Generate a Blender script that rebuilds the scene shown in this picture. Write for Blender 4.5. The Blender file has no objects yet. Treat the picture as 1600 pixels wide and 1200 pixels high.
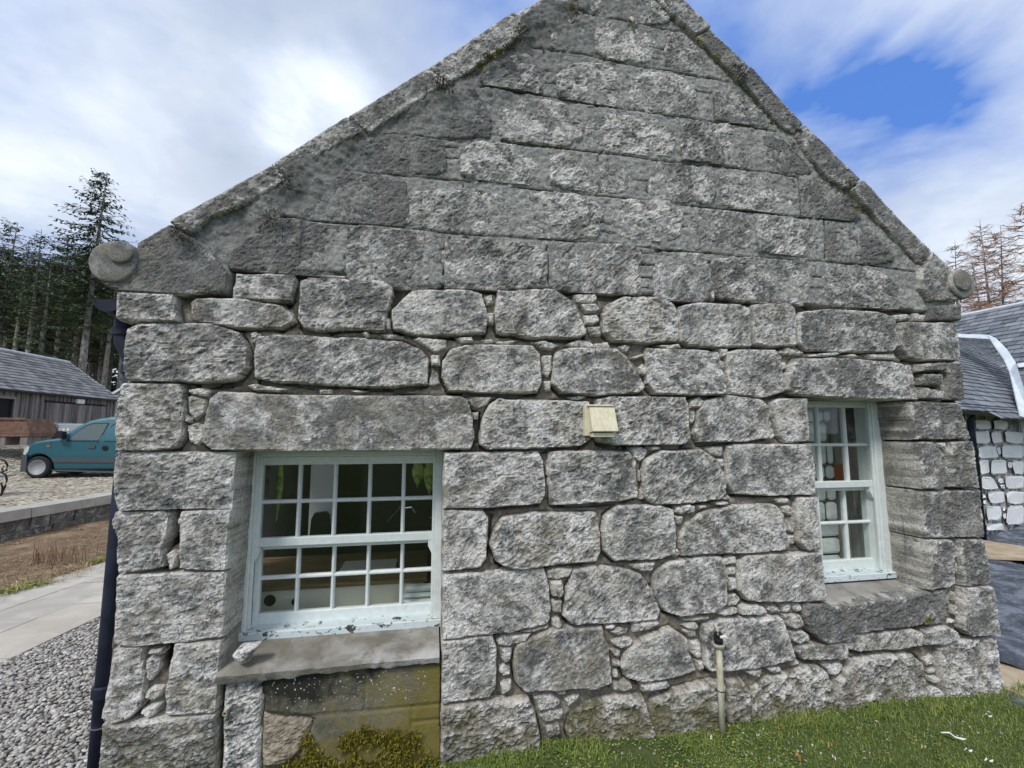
import bpy, math, random
import numpy as np
from mathutils import Vector
random.seed(7); RNG = np.random.RandomState(7)
S = bpy.context.scene; COL = S.collection
# ------------------------------------------------------------ camera
FOC = 700.0
PIT, YAW = math.radians(5.99), math.radians(10.32)
_cy, _sy, _cp, _sp = math.cos(YAW), math.sin(YAW), math.cos(PIT), math.sin(PIT)
FW = np.array([_sy*_cp, _cy*_cp, _sp]); RT = np.array([_cy, -_sy, 0.0]); UP = np.cross(RT, FW)
CAM = np.array([0.0, -2.413, 1.65])
cd = bpy.data.cameras.new('camera'); cam = bpy.data.objects.new('camera', cd); COL.objects.link(cam)
cd.sensor_width = 36.0; cd.lens = 36.0*FOC/1600.0; cd.clip_start = 0.05; cd.clip_end = 2000
cam.location = CAM; cam.rotation_euler = (math.pi/2+PIT, 0, -YAW)
S.camera = cam
S.view_settings.view_transform = 'Standard'; S.view_settings.look = 'None'
S.view_settings.exposure = 0.70; S.view_settings.gamma = 1.0; S.view_settings.use_curve_mapping = False
S.cycles.max_bounces = 8; S.cycles.transparent_max_bounces = 16
def ray(px, py): return FW*FOC + RT*(px-800) - UP*(py-600)
def W(px, py, yy=0.0):
    r = ray(px, py); return CAM + r*(yy-CAM[1])/r[1]
def G(px, py, z=0.0):
    r = ray(px, py); return CAM + r*(z-CAM[2])/r[2]
def DP(px, py, dep): return CAM + ray(px, py)/FOC*dep
def PL(px, py, p0, n):
    r = ray(px, py); return CAM + r*(np.dot(np.array(p0)-CAM, n)/np.dot(r, n))
# ------------------------------------------------------------ node helper
class NT:
    def __init__(s, tree): s.t = tree; s.n = tree.nodes; s.l = tree.links
    def put(s, sock, v):
        if v is None: return
        if isinstance(v, bpy.types.NodeSocket): s.l.new(v, sock)
        else:
            if isinstance(v, (tuple, list)) and len(v) == 3 and sock.type == 'RGBA': v = (*v, 1)
            sock.default_value = v
    def new(s, typ, **k):
        n = s.n.new(typ)
        for a, b in k.items(): setattr(n, a, b)
        return n
    def pos(s): return s.new('ShaderNodeNewGeometry').outputs['Position']
    def obj(s): return s.new('ShaderNodeTexCoord').outputs['Object']
    def ocol(s):
        o = s.new('ShaderNodeObjectInfo'); sp = s.new('ShaderNodeSeparateColor'); s.l.new(o.outputs['Color'], sp.inputs[0])
        return sp.outputs[0], sp.outputs[1], sp.outputs[2], o.outputs['Random']
    def attr(s, name): return s.new('ShaderNodeAttribute', attribute_name=name).outputs['Fac']
    def map(s, v, sc=(1, 1, 1), lo=(0, 0, 0), ro=(0, 0, 0)):
        m = s.new('ShaderNodeMapping'); s.put(m.inputs[0], v); m.inputs['Scale'].default_value = sc
        m.inputs['Location'].default_value = lo; m.inputs['Rotation'].default_value = ro; return m.outputs[0]
    def noise(s, v, sc, det=3, rough=.55, dist=0.0, col=False):
        n = s.new('ShaderNodeTexNoise'); s.put(n.inputs['Vector'], v); n.inputs['Scale'].default_value = sc
        n.inputs['Detail'].default_value = det; n.inputs['Roughness'].default_value = rough; n.inputs['Distortion'].default_value = dist
        return n.outputs['Color' if col else 'Fac']
    def voro(s, v, sc, feat='F1', out='Distance', rnd=1.0):
        n = s.new('ShaderNodeTexVoronoi', feature=feat); s.put(n.inputs['Vector'], v); n.inputs['Scale'].default_value = sc
        n.inputs['Randomness'].default_value = rnd; return n.outputs[out]
    def m(s, op, a, b=None, c=None, clamp=False):
        n = s.new('ShaderNodeMath', operation=op, use_clamp=clamp); s.put(n.inputs[0], a); s.put(n.inputs[1], b)
        if c is not None: s.put(n.inputs[2], c)
        return n.outputs[0]
    def vm(s, op, a, b=None, out=0):
        n = s.new('ShaderNodeVectorMath', operation=op); s.put(n.inputs[0], a); s.put(n.inputs[1], b); return n.outputs[out]
    def sep(s, v):
        n = s.new('ShaderNodeSeparateXYZ'); s.put(n.inputs[0], v); return n.outputs
    def rng(s, v, a, b, c=0.0, d=1.0):
        n = s.new('ShaderNodeMapRange', clamp=True); s.put(n.inputs[0], v)
        for i, q in enumerate((a, b, c, d)): s.put(n.inputs[i+1], q)
        return n.outputs[0]
    def mix(s, f, a, b, mode='MIX'):
        n = s.new('ShaderNodeMix', data_type='RGBA', blend_type=mode); s.put(n.inputs[0], f); s.put(n.inputs[6], a); s.put(n.inputs[7], b)
        return n.outputs[2]
    def ramp(s, f, stops):
        n = s.new('ShaderNodeValToRGB'); s.put(n.inputs[0], f); e = n.color_ramp.elements
        while len(e) < len(stops): e.new(.5)
        for i, (p, c) in enumerate(stops):
            e[i].position = p; e[i].color = (*c, 1) if len(c) == 3 else c
        return n.outputs[0]
    def bump(s, h, st=.5, dist=.01, nrm=None):
        n = s.new('ShaderNodeBump'); s.put(n.inputs['Height'], h); n.inputs['Strength'].default_value = st
        n.inputs['Distance'].default_value = dist
        if nrm is not None: s.l.new(nrm, n.inputs['Normal'])
        return n.outputs[0]
def mat(name, fn=None, col=(.5, .5, .5), rough=.8, metal=0.0, spec=.3):
    m = bpy.data.materials.new(name); m.use_nodes = True; t = NT(m.node_tree)
    b = m.node_tree.nodes['Principled BSDF']
    b.inputs['Base Color'].default_value = (*col, 1); b.inputs['Roughness'].default_value = rough
    b.inputs['Metallic'].default_value = metal; b.inputs['Specular IOR Level'].default_value = spec
    if fn:
        r = fn(t)
        if r is not None:
            t.put(b.inputs['Base Color'], r[0])
            if len(r) > 1 and r[1] is not None: t.put(b.inputs['Normal'], r[1])
            if len(r) > 2 and r[2] is not None: t.put(b.inputs['Roughness'], r[2])
    return m
# ------------------------------------------------------------ world, sun
SUN_EL, SUN_AZ = math.radians(50), math.radians(-141)   # azimuth measured from +Y towards +X
world = bpy.data.worlds.new('World'); S.world = world; world.use_nodes = True
t = NT(world.node_tree); bg = world.node_tree.nodes['Background']
sky = t.new('ShaderNodeTexSky', sky_type='NISHITA'); sky.sun_disc = False
sky.sun_elevation = SUN_EL; sky.sun_rotation = SUN_AZ; sky.air_density = 1.0; sky.dust_density = .6; sky.ozone_density = 2.0
d = t.new('ShaderNodeTexCoord').outputs['Generated']
sx = t.sep(d)
zc = t.m('ADD', t.m('MAXIMUM', sx[2], 0.0), .22)
cmb = t.new('ShaderNodeCombineXYZ'); t.put(cmb.inputs[0], t.m('DIVIDE', sx[0], zc)); t.put(cmb.inputs[1], t.m('DIVIDE', sx[1], zc)); cmb.inputs[2].default_value = 3.1
cl = cmb.outputs[0]
dw = t.vm('ADD', d, t.vm('SCALE', t.vm('SUBTRACT', t.noise(cl, 2.2, 5, .6, .4, col=True), (.5, .5, .5)), None))
for n_ in t.n:
    if n_.type == 'VECT_MATH' and n_.operation == 'SCALE': n_.inputs['Scale'].default_value = .30
dwn = t.vm('NORMALIZE', dw)
def blob(px, py, w):
    r = ray(px, py); r = r/np.linalg.norm(r)
    dt = t.vm('DOT_PRODUCT', dwn, tuple(r), out=1)
    return t.m('EXPONENT', t.m('MULTIPLY', t.m('SUBTRACT', dt, 1.0), 1.0/(w*w)))
n1 = t.noise(cl, 1.15, 6, .55, .35); n2 = t.noise(cl, 2.6, 5, .6, .2)
cov = t.m('ADD', t.m('MULTIPLY', n1, 1.0), t.m('MULTIPLY', n2, .60))
cov = t.m('ADD', cov, .05)
for px, py, w, a in ((1400, 130, .075, -.50), (1150, 10, .14, -.34), (1270, 200, .12, -.20), (1600, 90, .08, -.16), (770, 5, .07, -.34), (1050, -100, .2, -.2), (1490, 30, .08, .16), (1540, 280, .16, .12)):
    cov = t.m('ADD', cov, t.m('MULTIPLY', blob(px, py, w), a))
cf = t.m('POWER', t.rng(cov, .34, .98), .8)
lum = t.m('ADD', t.m('MULTIPLY', t.noise(cl, 1.6, 5, .55, .3), .9), t.m('MULTIPLY', n2, .25))
for px, py, w, a in ((60, 130, .13, .34), (505, 150, .05, .38), (330, 30, .10, -.12), (620, 110, .2, .0), (300, 240, .13, -.30), (0, 330, .15, -.14), (560, 10, .12, -.22), (30, 0, .1, -.2), (1560, 300, .2, .05), (1100, 90, .1, .12), (240, 330, .12, .12)):
    lum = t.m('ADD', lum, t.m('MULTIPLY', blob(px, py, w), a))
ccol = t.ramp(lum, [(.26, (4.2, 4.9, 6.0)), (.50, (5.4, 6.1, 7.3)), (.70, (7.2, 7.9, 8.9)), (.95, (9.4, 9.8, 10.2))])
blue = t.mix(.75, sky.outputs[0], (.85, 2.3, 6.9))
skyc = t.mix(cf, blue, ccol)
skyc = t.mix(t.rng(sx[2], -.05, .0, 1.0, 0.0), skyc, (1.6, 1.6, 1.5))
t.put(bg.inputs[0], skyc); bg.inputs[1].default_value = 0.076
sl = bpy.data.lights.new('sun', 'SUN'); sl.energy = 1.5; sl.angle = math.radians(14); sl.color = (1, .97, .92)
sun = bpy.data.objects.new('sun', sl); COL.objects.link(sun)
sd = Vector((math.sin(SUN_AZ)*math.cos(SUN_EL), math.cos(SUN_AZ)*math.cos(SUN_EL), math.sin(SUN_EL)))
sun.rotation_euler = sd.to_track_quat('Z', 'Y').to_euler(); sun.location = (0, -5, 12)
# ------------------------------------------------------------ numpy noise
def _h(ix, iy, iz, s):
    M = 0xFFFFFFFF
    h = (ix.astype(np.int64)*374761393 + iy.astype(np.int64)*668265263 + iz.astype(np.int64)*2147483647 + s*974634777) & M
    h = ((h ^ (h >> 13))*1274126177) & M
    h = ((h ^ (h >> 16))*2246822519) & M
    return ((h ^ (h >> 15)) & 0xFFFFFF)/float(0xFFFFFF)*2-1
def vn(p, s=0):
    i = np.floor(p).astype(np.int64); f = p-i; f = f*f*f*(f*(f*6-15)+10)
    out = 0
    for dx in (0, 1):
        wx = f[:, 0] if dx else 1-f[:, 0]
        for dy in (0, 1):
            wy = f[:, 1] if dy else 1-f[:, 1]
            for dz in (0, 1):
                wz = f[:, 2] if dz else 1-f[:, 2]
                out = out + _h(i[:, 0]+dx, i[:, 1]+dy, i[:, 2]+dz, s)*wx*wy*wz
    return out
def p3(x, z, o=0.0, fx=1.0, fz=1.0): return np.stack([x*fx, z*fz, np.full_like(x, o)], 1)
def fbm(x, z, f, o=0, octv=3, g=.5, fx=1., fz=1.):
    r = 0; a = 1.0; tot = 0
    for k in range(octv):
        r = r + a*vn(p3(x*f+k*7.3, z*f+k*3.1, o, fx, fz), k); tot += a; a *= g; f *= 2.03
    return r/tot
# ------------------------------------------------------------ object helpers
def empty(name, loc, label=None, cat=None, group=None, kind=None, rz=0):
    o = bpy.data.objects.new(name, None); COL.objects.link(o); o.location = loc; o.rotation_euler = (0, 0, rz)
    o.empty_display_size = .1
    tag(o, label, cat, group, kind); return o
def tag(o, label=None, cat=None, group=None, kind=None):
    if label: o['label'] = label
    if cat: o['category'] = cat
    if group: o['group'] = group
    if kind: o['kind'] = kind
    return o
def wloc(o):
    v = np.zeros(3)
    while o is not None: v = v+np.array(o.location); o = o.parent
    return v
def mk(name, V, F, material, parent=None, smooth=False, loc=None, kind=None, col=None):
    """link one mesh; V in world coordinates"""
    V = np.asarray(V, float); off = np.zeros(3)
    me = bpy.data.meshes.new(name)
    o = bpy.data.objects.new(name, me)
    if parent is not None:
        o.parent = parent; off = wloc(parent)
    if loc is not None:
        o.location = np.array(loc)-off; off = np.array(loc, float)
    me.from_pydata((V-off).tolist(), [], F if isinstance(F, list) else F.tolist()); me.update()
    if smooth: me.polygons.foreach_set('use_smooth', [True]*len(me.polygons))
    if material is not None: me.materials.append(material)
    COL.objects.link(o)
    if kind: o['kind'] = kind
    if col: o.color = (*col, 1)
    return o
class MB:
    """collects simple shapes into one mesh"""
    def __init__(s): s.V = []; s.F = []; s.n = 0
    def add(s, V, F):
        V = np.asarray(V, float); s.V.append(V); s.F += [[i+s.n for i in f] for f in F]; s.n += len(V); return s
    def box(s, a, b, bev=0.0):
        x0, y0, z0 = a; x1, y1, z1 = b
        if bev <= 0:
            V = [(x0, y0, z0), (x1, y0, z0), (x1, y1, z0), (x0, y1, z0), (x0, y0, z1), (x1, y0, z1), (x1, y1, z1), (x0, y1, z1)]
            return s.add(V, [[0, 3, 2, 1], [4, 5, 6, 7], [0, 1, 5, 4], [1, 2, 6, 5], [2, 3, 7, 6], [3, 0, 4, 7]])
        c = np.array([(x0+x1)/2, (y0+y1)/2, (z0+z1)/2]); h = np.array([x1-x0, y1-y0, z1-z0])/2
        e = min(bev, h.min()*.9); V = []; idx = {}
        for sx_ in (-1, 1):
            for sy_ in (-1, 1):
                for sz_ in (-1, 1):
                    sg = np.array([sx_, sy_, sz_])
                    for ax in range(3):
                        q = (h-e)*sg; q[ax] = h[ax]*sg[ax]; idx[(sx_, sy_, sz_, ax)] = len(V); V.append(c+q)
        F = []
        for ax in range(3):
            a1, a2 = (ax+1) % 3, (ax+2) % 3
            for sg in (-1, 1):
                f = []
                for u, v in ((-1, -1), (1, -1), (1, 1), (-1, 1)):
                    k = [0, 0, 0]; k[ax] = sg; k[a1] = u; k[a2] = v; f.append(idx[(*k, ax)])
                F.append(f if sg > 0 else f[::-1])
            for u in (-1, 1):
                for v in (-1, 1):
                    k0 = [0, 0, 0]; k0[a1] = u; k0[a2] = v; k0[ax] = -1; k1 = list(k0); k1[ax] = 1
                    f = [idx[(*k0, a1)], idx[(*k1, a1)], idx[(*k1, a2)], idx[(*k0, a2)]]
                    F.append(f if u*v > 0 else f[::-1])
        for sx_ in (-1, 1):
            for sy_ in (-1, 1):
                for sz_ in (-1, 1):
                    f = [idx[(sx_, sy_, sz_, a)] for a in range(3)]; F.append(f if sx_*sy_*sz_ > 0 else f[::-1])
        return s.add(V, F)
    def tube(s, pts, r, n=8, cap=True):
        pts = [np.array(p, float) for p in pts]; m = len(pts)
        rs = r if isinstance(r, (list, tuple)) else [r]*m; V = []
        up = np.array([0, 0, 1.0])
        for i, p in enumerate(pts):
            d_ = pts[min(i+1, m-1)]-pts[max(i-1, 0)]; d_ = d_/(np.linalg.norm(d_)+1e-9)
            a = np.cross(d_, up)
            if np.linalg.norm(a) < .05: a = np.cross(d_, (1, 0, 0))
            a /= np.linalg.norm(a); b = np.cross(d_, a)
            for k in range(n):
                t_ = 2*math.pi*k/n; V.append(p+rs[i]*(a*math.cos(t_)+b*math.sin(t_)))
        F = [[i*n+k, i*n+(k+1) % n, (i+1)*n+(k+1) % n, (i+1)*n+k] for i in range(m-1) for k in range(n)]
        F = [f[::-1] for f in F]
        if cap: F += [list(range(n)), list(range((m-1)*n, m*n))[::-1]]
        return s.add(V, F)
    def prism(s, poly, vec):
        n = len(poly); A = np.array(poly, float); V = np.vstack([A, A+np.array(vec)])
        return s.add(V, [list(range(n))[::-1], list(range(n, 2*n))]+[[i, (i+1) % n, n+(i+1) % n, n+i] for i in range(n)])
    def lathe(s, c, axis, prof, n=16, caps=True):
        """prof: list of (along, radius)"""
        axis = np.array(axis, float); axis /= np.linalg.norm(axis); a = np.cross(axis, (0, 0, 1.0))
        if np.linalg.norm(a) < .1: a = np.cross(axis, (1.0, 0, 0))
        a /= np.linalg.norm(a); b = np.cross(axis, a); V = []
        for al, r in prof:
            for k in range(n):
                t_ = 2*math.pi*k/n; V.append(np.array(c)+axis*al+r*(a*math.cos(t_)+b*math.sin(t_)))
        m = len(prof)
        F = [[i*n+k, i*n+(k+1) % n, (i+1)*n+(k+1) % n, (i+1)*n+k] for i in range(m-1) for k in range(n)]
        if caps: F += [list(range(n))[::-1], list(range((m-1)*n, m*n))]
        return s.add(V, F)
    def build(s, name, material, parent=None, smooth=False, loc=None, kind=None, col=None):
        return mk(name, np.vstack(s.V), s.F, material, parent, smooth, loc, kind, col)
# ------------------------------------------------------------ heightfield plates bounded by polygons
def sdf(poly, x, z):
    P = np.asarray(poly, float); Q = np.roll(P, -1, 0)
    dmin = np.full(x.shape, 1e9); ins = np.zeros(x.shape, bool)
    for (ax, az), (bx, bz) in zip(P, Q):
        ex, ez = bx-ax, bz-az; L = ex*ex+ez*ez+1e-12
        t_ = np.clip(((x-ax)*ex+(z-az)*ez)/L, 0, 1)
        dmin = np.minimum(dmin, (x-ax-t_*ex)**2+(z-az-t_*ez)**2)
        c = (az > z) != (bz > z)
        if abs(ez) > 1e-12: ins ^= c & (x < ax+(z-az)*ex/ez)
    dd = np.sqrt(dmin); return np.where(ins, dd, -dd)
def plate(sd_fn, bb, h, yfn, depth, skirt=True):
    """returns V,F, inside distance; sd_fn(x,z) >0 inside; yfn(x,z,d) gives outward height (towards -Y)"""
    x0, z0, x1, z1 = bb
    nx = max(4, int((x1-x0)/h)+3); nz = max(4, int((z1-z0)/h)+3)
    X, Z = np.meshgrid(np.linspace(x0-h, x1+h, nx), np.linspace(z0-h, z1+h, nz))
    hx = (x1-x0+2*h)/(nx-1); hz = (z1-z0+2*h)/(nz-1)
    D = sd_fn(X.ravel(), Z.ravel()).reshape(X.shape)
    gx = np.gradient(D, hx, axis=1); gz = np.gradient(D, hz, axis=0); g = np.maximum(np.hypot(gx, gz), .5)
    ok = D > -.72*max(hx, hz)
    cell = ok[:-1, :-1] & ok[1:, :-1] & ok[:-1, 1:] & ok[1:, 1:]
    neg = D < 0
    X = np.where(neg & ok, X-gx/g/g*D, X); Z = np.where(neg & ok, Z-gz/g/g*D, Z)
    idx = np.arange(nx*nz).reshape(nz, nx)
    q = np.stack([idx[:-1, :-1], idx[:-1, 1:], idx[1:, 1:], idx[1:, :-1]], -1)[cell]
    used = np.unique(q); rm = np.full(nx*nz, -1); rm[used] = np.arange(len(used)); q = rm[q]
    x = X.ravel()[used]; z = Z.ravel()[used]; dd = np.maximum(sd_fn(x, z), 0)
    V = np.stack([x, -yfn(x, z, dd), z], 1)
    if skirt:
        e = np.vstack([q[:, [0, 1]], q[:, [1, 2]], q[:, [2, 3]], q[:, [3, 0]]])
        key = np.sort(e, 1); k = key[:, 0].astype(np.int64)*(len(V)+1)+key[:, 1]
        _, inv, cnt = np.unique(k, return_inverse=True, return_counts=True)
        be = e[cnt[inv] == 1]
        bv = np.unique(be); m2 = np.full(len(V), -1); m2[bv] = np.arange(len(bv))+len(V)
        B = V[bv].copy(); B[:, 1] = depth
        n0 = len(V); V = np.vstack([V, B]); dd = np.concatenate([dd, np.zeros(len(bv))])
        sk = np.stack([be[:, 1], be[:, 0], m2[be[:, 0]], m2[be[:, 1]]], 1)
        q = np.vstack([q, sk])
    return V, q, dd
def smoothpoly(P, it=1):
    P = np.asarray(P, float)
    for _ in range(it):
        Q = np.roll(P, -1, 0); P = np.stack([P*.8+Q*.2, P*.2+Q*.8], 1).reshape(-1, 2)
    return P
# ============================================================ materials
def _granite(t, dressed=False):
    p = t.pos(); dk, mo, wm, rnd = t.ocol()
    cmb = t.new('ShaderNodeCombineXYZ'); t.put(cmb.inputs[0], t.m('MULTIPLY', rnd, 17.0)); t.put(cmb.inputs[1], t.m('MULTIPLY', rnd, 9.0))
    q = t.vm('ADD', p, cmb.outputs[0])
    big = t.noise(q, 5.5, 4, .6, .6); mid = t.noise(q, 38, 4, .7, 1.0); fine = t.noise(q, 150, 3, .75); grit = t.noise(q, 330, 2, .6)
    crys = t.voro(q, 260, out='Color'); cs = t.sep(crys)[0]
    pit = t.attr('pit'); edg = t.attr('edge')
    # base mineral mix, darker in the pits of the relief
    v = t.m('ADD', t.m('MULTIPLY', mid, .60), t.m('MULTIPLY', fine, .62)); v = t.m('ADD', v, t.m('MULTIPLY', cs, .13))
    v = t.m('ADD', v, t.m('MULTIPLY', grit, .22)); v = t.m('MULTIPLY', t.m('ADD', v, t.m('MULTIPLY', pit, .42)), .5)
    c = t.ramp(v, [(.345, (.052, .051, .047)), (.405, (.19, .19, .183)), (.46, (.49, .488, .465)), (.52, (.84, .79, .76))])
    sk = t.sep(t.voro(t.vm('ADD', q, (5.5, 1.5, 2.5)), 150, out='Color'))[1]
    c = t.mix(t.rng(sk, .86, .90, 0, .38), c, (.82, .81, .77)); c = t.mix(t.rng(sk, .13, .09, 0, .55), c, (.035, .035, .035))
    # crustose lichen / soot films: charcoal blotches, more where the stone is marked dark
    bl = t.m('ADD', t.m('MULTIPLY', t.rng(big, .36, .64), .40), t.m('MULTIPLY', t.rng(mid, .35, .65), .40)); bl = t.m('ADD', bl, t.m('MULTIPLY', dk, .72))
    bl = t.m('ADD', bl, t.m('MULTIPLY', fine, .30)); bl = t.m('SUBTRACT', bl, t.m('MULTIPLY', t.m('SUBTRACT', edg, .30), .26)); bl = t.m('SUBTRACT', bl, t.m('MULTIPLY', pit, .30))
    f = t.rng(bl, .53, .92, 0, .87)
    c = t.mix(f, c, t.mix(t.rng(t.m('ADD', t.m('MULTIPLY', grit, .5), t.m('MULTIPLY', fine, .5)), .42, .62), (.036, .037, .038), (.165, .168, .168)))
    # pale mineral bloom
    pl = t.noise(t.vm('ADD', q, (9.1, 2.2, 4.4)), 9, 5, .65, .5)
    c = t.mix(t.m('MULTIPLY', t.rng(pl, .52, .66), t.m('SUBTRACT', .66, t.m('MULTIPLY', dk, .5)), clamp=True), c, (.72, .705, .645))
    # warm buff staining
    wn = t.noise(t.vm('ADD', q, (1.1, 7.2, 2.4)), 8, 3, .6, .3)
    c = t.mix(t.m('MULTIPLY', t.rng(wn, .40, .68), t.m('ADD', t.m('MULTIPLY', wm, .75), .10), clamp=True), c, (.36, .30, .20))
    c = t.mix(t.m('MULTIPLY', t.rng(t.m('ADD', edg, t.m('MULTIPLY', t.noise(q, 30, 3), .8)), .85, 1.5), t.m('ADD', .16, t.m('MULTIPLY', wm, .5)), clamp=True), c, (.46, .42, .33))
    # dark tear marks
    s2_ = t.noise(t.map(p, (75, 75, 5)), 1.0, 2, .6); c = t.mix(t.m('MULTIPLY', t.rng(s2_, .66, .72), t.m('MULTIPLY', t.rng(t.noise(p, 4.5, 3), .5, .6), .8)), c, (.03, .03, .03))
    # run-off streaks
    st = t.noise(t.map(p, (26, 26, 1.6)), 1.0, 3, .6, .2)
    c = t.mix(t.m('MULTIPLY', t.rng(st, .60, .74), t.m('ADD', .12, t.m('MULTIPLY', dk, .55))), c, (.045, .048, .052))
    # moss and algae: in the damp foot of the wall and where marked
    z = t.sep(p)[2]; mn = t.noise(t.vm('ADD', p, (3.3, 1.2, 8.4)), 7, 5, .7, .6)
    mf = t.m('ADD', t.m('MULTIPLY', mo, .62), t.rng(z, .0, .42, .26, 0.0)); mf = t.m('ADD', mf, t.m('MULTIPLY', mn, 1.0)); mf = t.m('SUBTRACT', mf, t.m('MULTIPLY', pit, .2))
    c = t.mix(t.rng(mf, .70, .95, 0, .8), c, t.mix(t.rng(fine, .35, .65), (.055, .05, .018), (.16, .145, .045)))
    h = t.m('ADD', t.m('MULTIPLY', t.noise(q, 80, 4, .7, 1.2), 1.0), t.m('MULTIPLY', t.voro(t.vm('ADD', q, t.vm('MULTIPLY', t.noise(q, 40, 2, .5, col=True), (.03, .03, .03))), 46), .0 if dressed else .55))
    h = t.m('ADD', h, t.m('MULTIPLY', fine, .45)); h = t.m('ADD', h, t.m('MULTIPLY', grit, .16))
    return c, t.bump(h, .5 if dressed else .85, .006 if dressed else .010), t.rng(fine, .3, .7, .82, .98)
M = {}
M['granite'] = mat('weathered granite', lambda t: _granite(t), spec=.2)
M["granite_smooth"] = mat('dressed granite', lambda t: _granite(t, True), spec=.2)
def _mortar(t):
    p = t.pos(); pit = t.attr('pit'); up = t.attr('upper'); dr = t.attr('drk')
    a = t.noise(p, 6, 5, .65, .5); b = t.noise(p, 60, 4, .65); g = t.noise(p, 260, 3, .6)
    cu = t.mix(t.rng(t.m('ADD', t.m('MULTIPLY', a, .7), t.m('MULTIPLY', b, .5)), .45, .78), (.27, .267, .25), (.70, .69, .64))
    cu = t.mix(t.m('MULTIPLY', t.rng(t.noise(p, 3.2, 4, .6), .5, .66), .5), cu, (.27, .255, .215))
    cl_ = t.mix(t.rng(t.m('ADD', t.m('MULTIPLY', a, .6), t.m('MULTIPLY', b, .6)), .42, .80), (.10, .087, .07), (.48, .425, .345))
    cl_ = t.mix(t.rng(t.noise(p, 17, 3), .56, .72), cl_, (.27, .19, .135))
    gr = t.ramp(t.m('ADD', t.m('MULTIPLY', t.noise(p, 42, 4, .7, 1.0), .5), t.m('MULTIPLY', t.noise(p, 150, 3, .75), .5)), [(.38, (.07, .07, .068)), (.47, (.26, .26, .25)), (.58, (.66, .655, .63))])
    cu = t.mix(t.rng(t.noise(p, 7, 4, .65, .5), .40, .60, .12, .75), cu, gr)
    c = t.mix(up, cl_, cu)
    c = t.mix(t.m('MULTIPLY', t.rng(g, .35, .65, 1, 0), .35), c, (.07, .066, .06))
    bl = t.m('ADD', t.m('MULTIPLY', a, .8), t.m('MULTIPLY', dr, .55))
    c = t.mix(t.rng(t.m('ADD', bl, t.m('MULTIPLY', b, .25)), .72, 1.02, 0, .75), c, (.058, .060, .062))
    st = t.noise(t.map(p, (22, 22, 1.4)), 1.0, 3, .6, .2)
    c = t.mix(t.m('MULTIPLY', t.rng(st, .60, .76), .4), c, (.06, .062, .064))
    c = t.mix(t.rng(pit, .0, .7, .0, .97), c, (.022, .019, .017))  # shade of grooves and open gaps painted in, near black
    z = t.sep(p)[2]; mn = t.noise(p, 9, 4, .7)
    c = t.mix(t.rng(t.m('ADD', mn, t.rng(z, 0, .25, .3, 0)), .70, .9, 0, .7), c, (.09, .085, .03))
    h = t.m('ADD', t.m('MULTIPLY', b, 1.0), t.m('MULTIPLY', g, .5))
    c = t.mix(t.m('MULTIPLY', up, t.m('MULTIPLY', t.rng(t.noise(t.map(p, (1, 1, 1.6)), 34, 4, .7, .6), .52, .66), .6)), c, (.10, .104, .108))
    return c, t.bump(h, .8, .014)
M['mortar'] = mat('lime and cement mortar', _mortar, rough=.95, spec=.15)
def _render(t):   # mossy cement render below the window
    p = t.pos(); a = t.noise(p, 5, 5, .65, .6); b = t.noise(p, 70, 4, .6); z = t.sep(p)
    c = t.mix(t.rng(t.m('ADD', t.m('MULTIPLY', a, .7), t.m('MULTIPLY', b, .4)), .45, .75), (.10, .095, .07), (.24, .215, .15))
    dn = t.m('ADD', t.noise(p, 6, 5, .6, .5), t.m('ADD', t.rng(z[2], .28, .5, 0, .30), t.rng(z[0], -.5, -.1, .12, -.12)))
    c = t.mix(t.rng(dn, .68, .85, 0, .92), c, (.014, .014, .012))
    yn = t.m('ADD', t.noise(t.vm('ADD', p, (4, 4, 4)), 5, 5, .65, .4), t.m('ADD', t.rng(z[2], .05, .4, .14, 0), t.rng(z[0], -.7, .0, -.1, .14)))
    c = t.mix(t.rng(yn, .50, .70, 0, .85), c, (.18, .145, .03))
    c = t.mix(t.m('MULTIPLY', t.rng(t.noise(p, 90, 1), .70, .73), t.rng(z[2], .3, .36)), c, (.6, .6, .55))
    return c, t.bump(b, .5, .008)
M['render'] = mat('mossy cement render', _render, rough=.9)
def _paint(t):
    p = t.pos(); a = t.noise(p, 30, 4, .6); b = t.noise(t.map(p, (8, 8, 60)), 1, 3)
    c = t.mix(t.rng(a, .4, .7), (.66, .71, .69), (.76, .79, .775)); c = t.mix(t.rng(t.noise(p, 12, 5, .7), .62, .70, 0, .6), c, (.48, .55, .51))
    return c, t.bump(b, .15, .002), t.rng(a, .3, .7, .35, .55)
M['tan'] = mat('tan lime mortar', lambda t: (t.mix(t.rng(t.noise(t.pos(), 25, 4, .7), .4, .65), (.20, .165, .12), (.40, .345, .265)), t.bump(t.noise(t.pos(), 70, 4), .7, .01)), rough=.95)
M['paint'] = mat('pale green gloss paint', _paint, spec=.4)
def _peel(t):
    p = t.pos(); a = t.noise(p, 22, 6, .7, .8); z = t.noise(t.map(p, (3, 3, 20)), 3, 4)
    c = t.mix(t.rng(t.m('ADD', t.m('MULTIPLY', a, .8), t.m('MULTIPLY', z, .3)), .60, .64), (.62, .70, .70), (.06, .05, .04)); return c, t.bump(a, .6, .006)
M['peel'] = mat('flaking painted timber sill', _peel, rough=.6)
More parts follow.
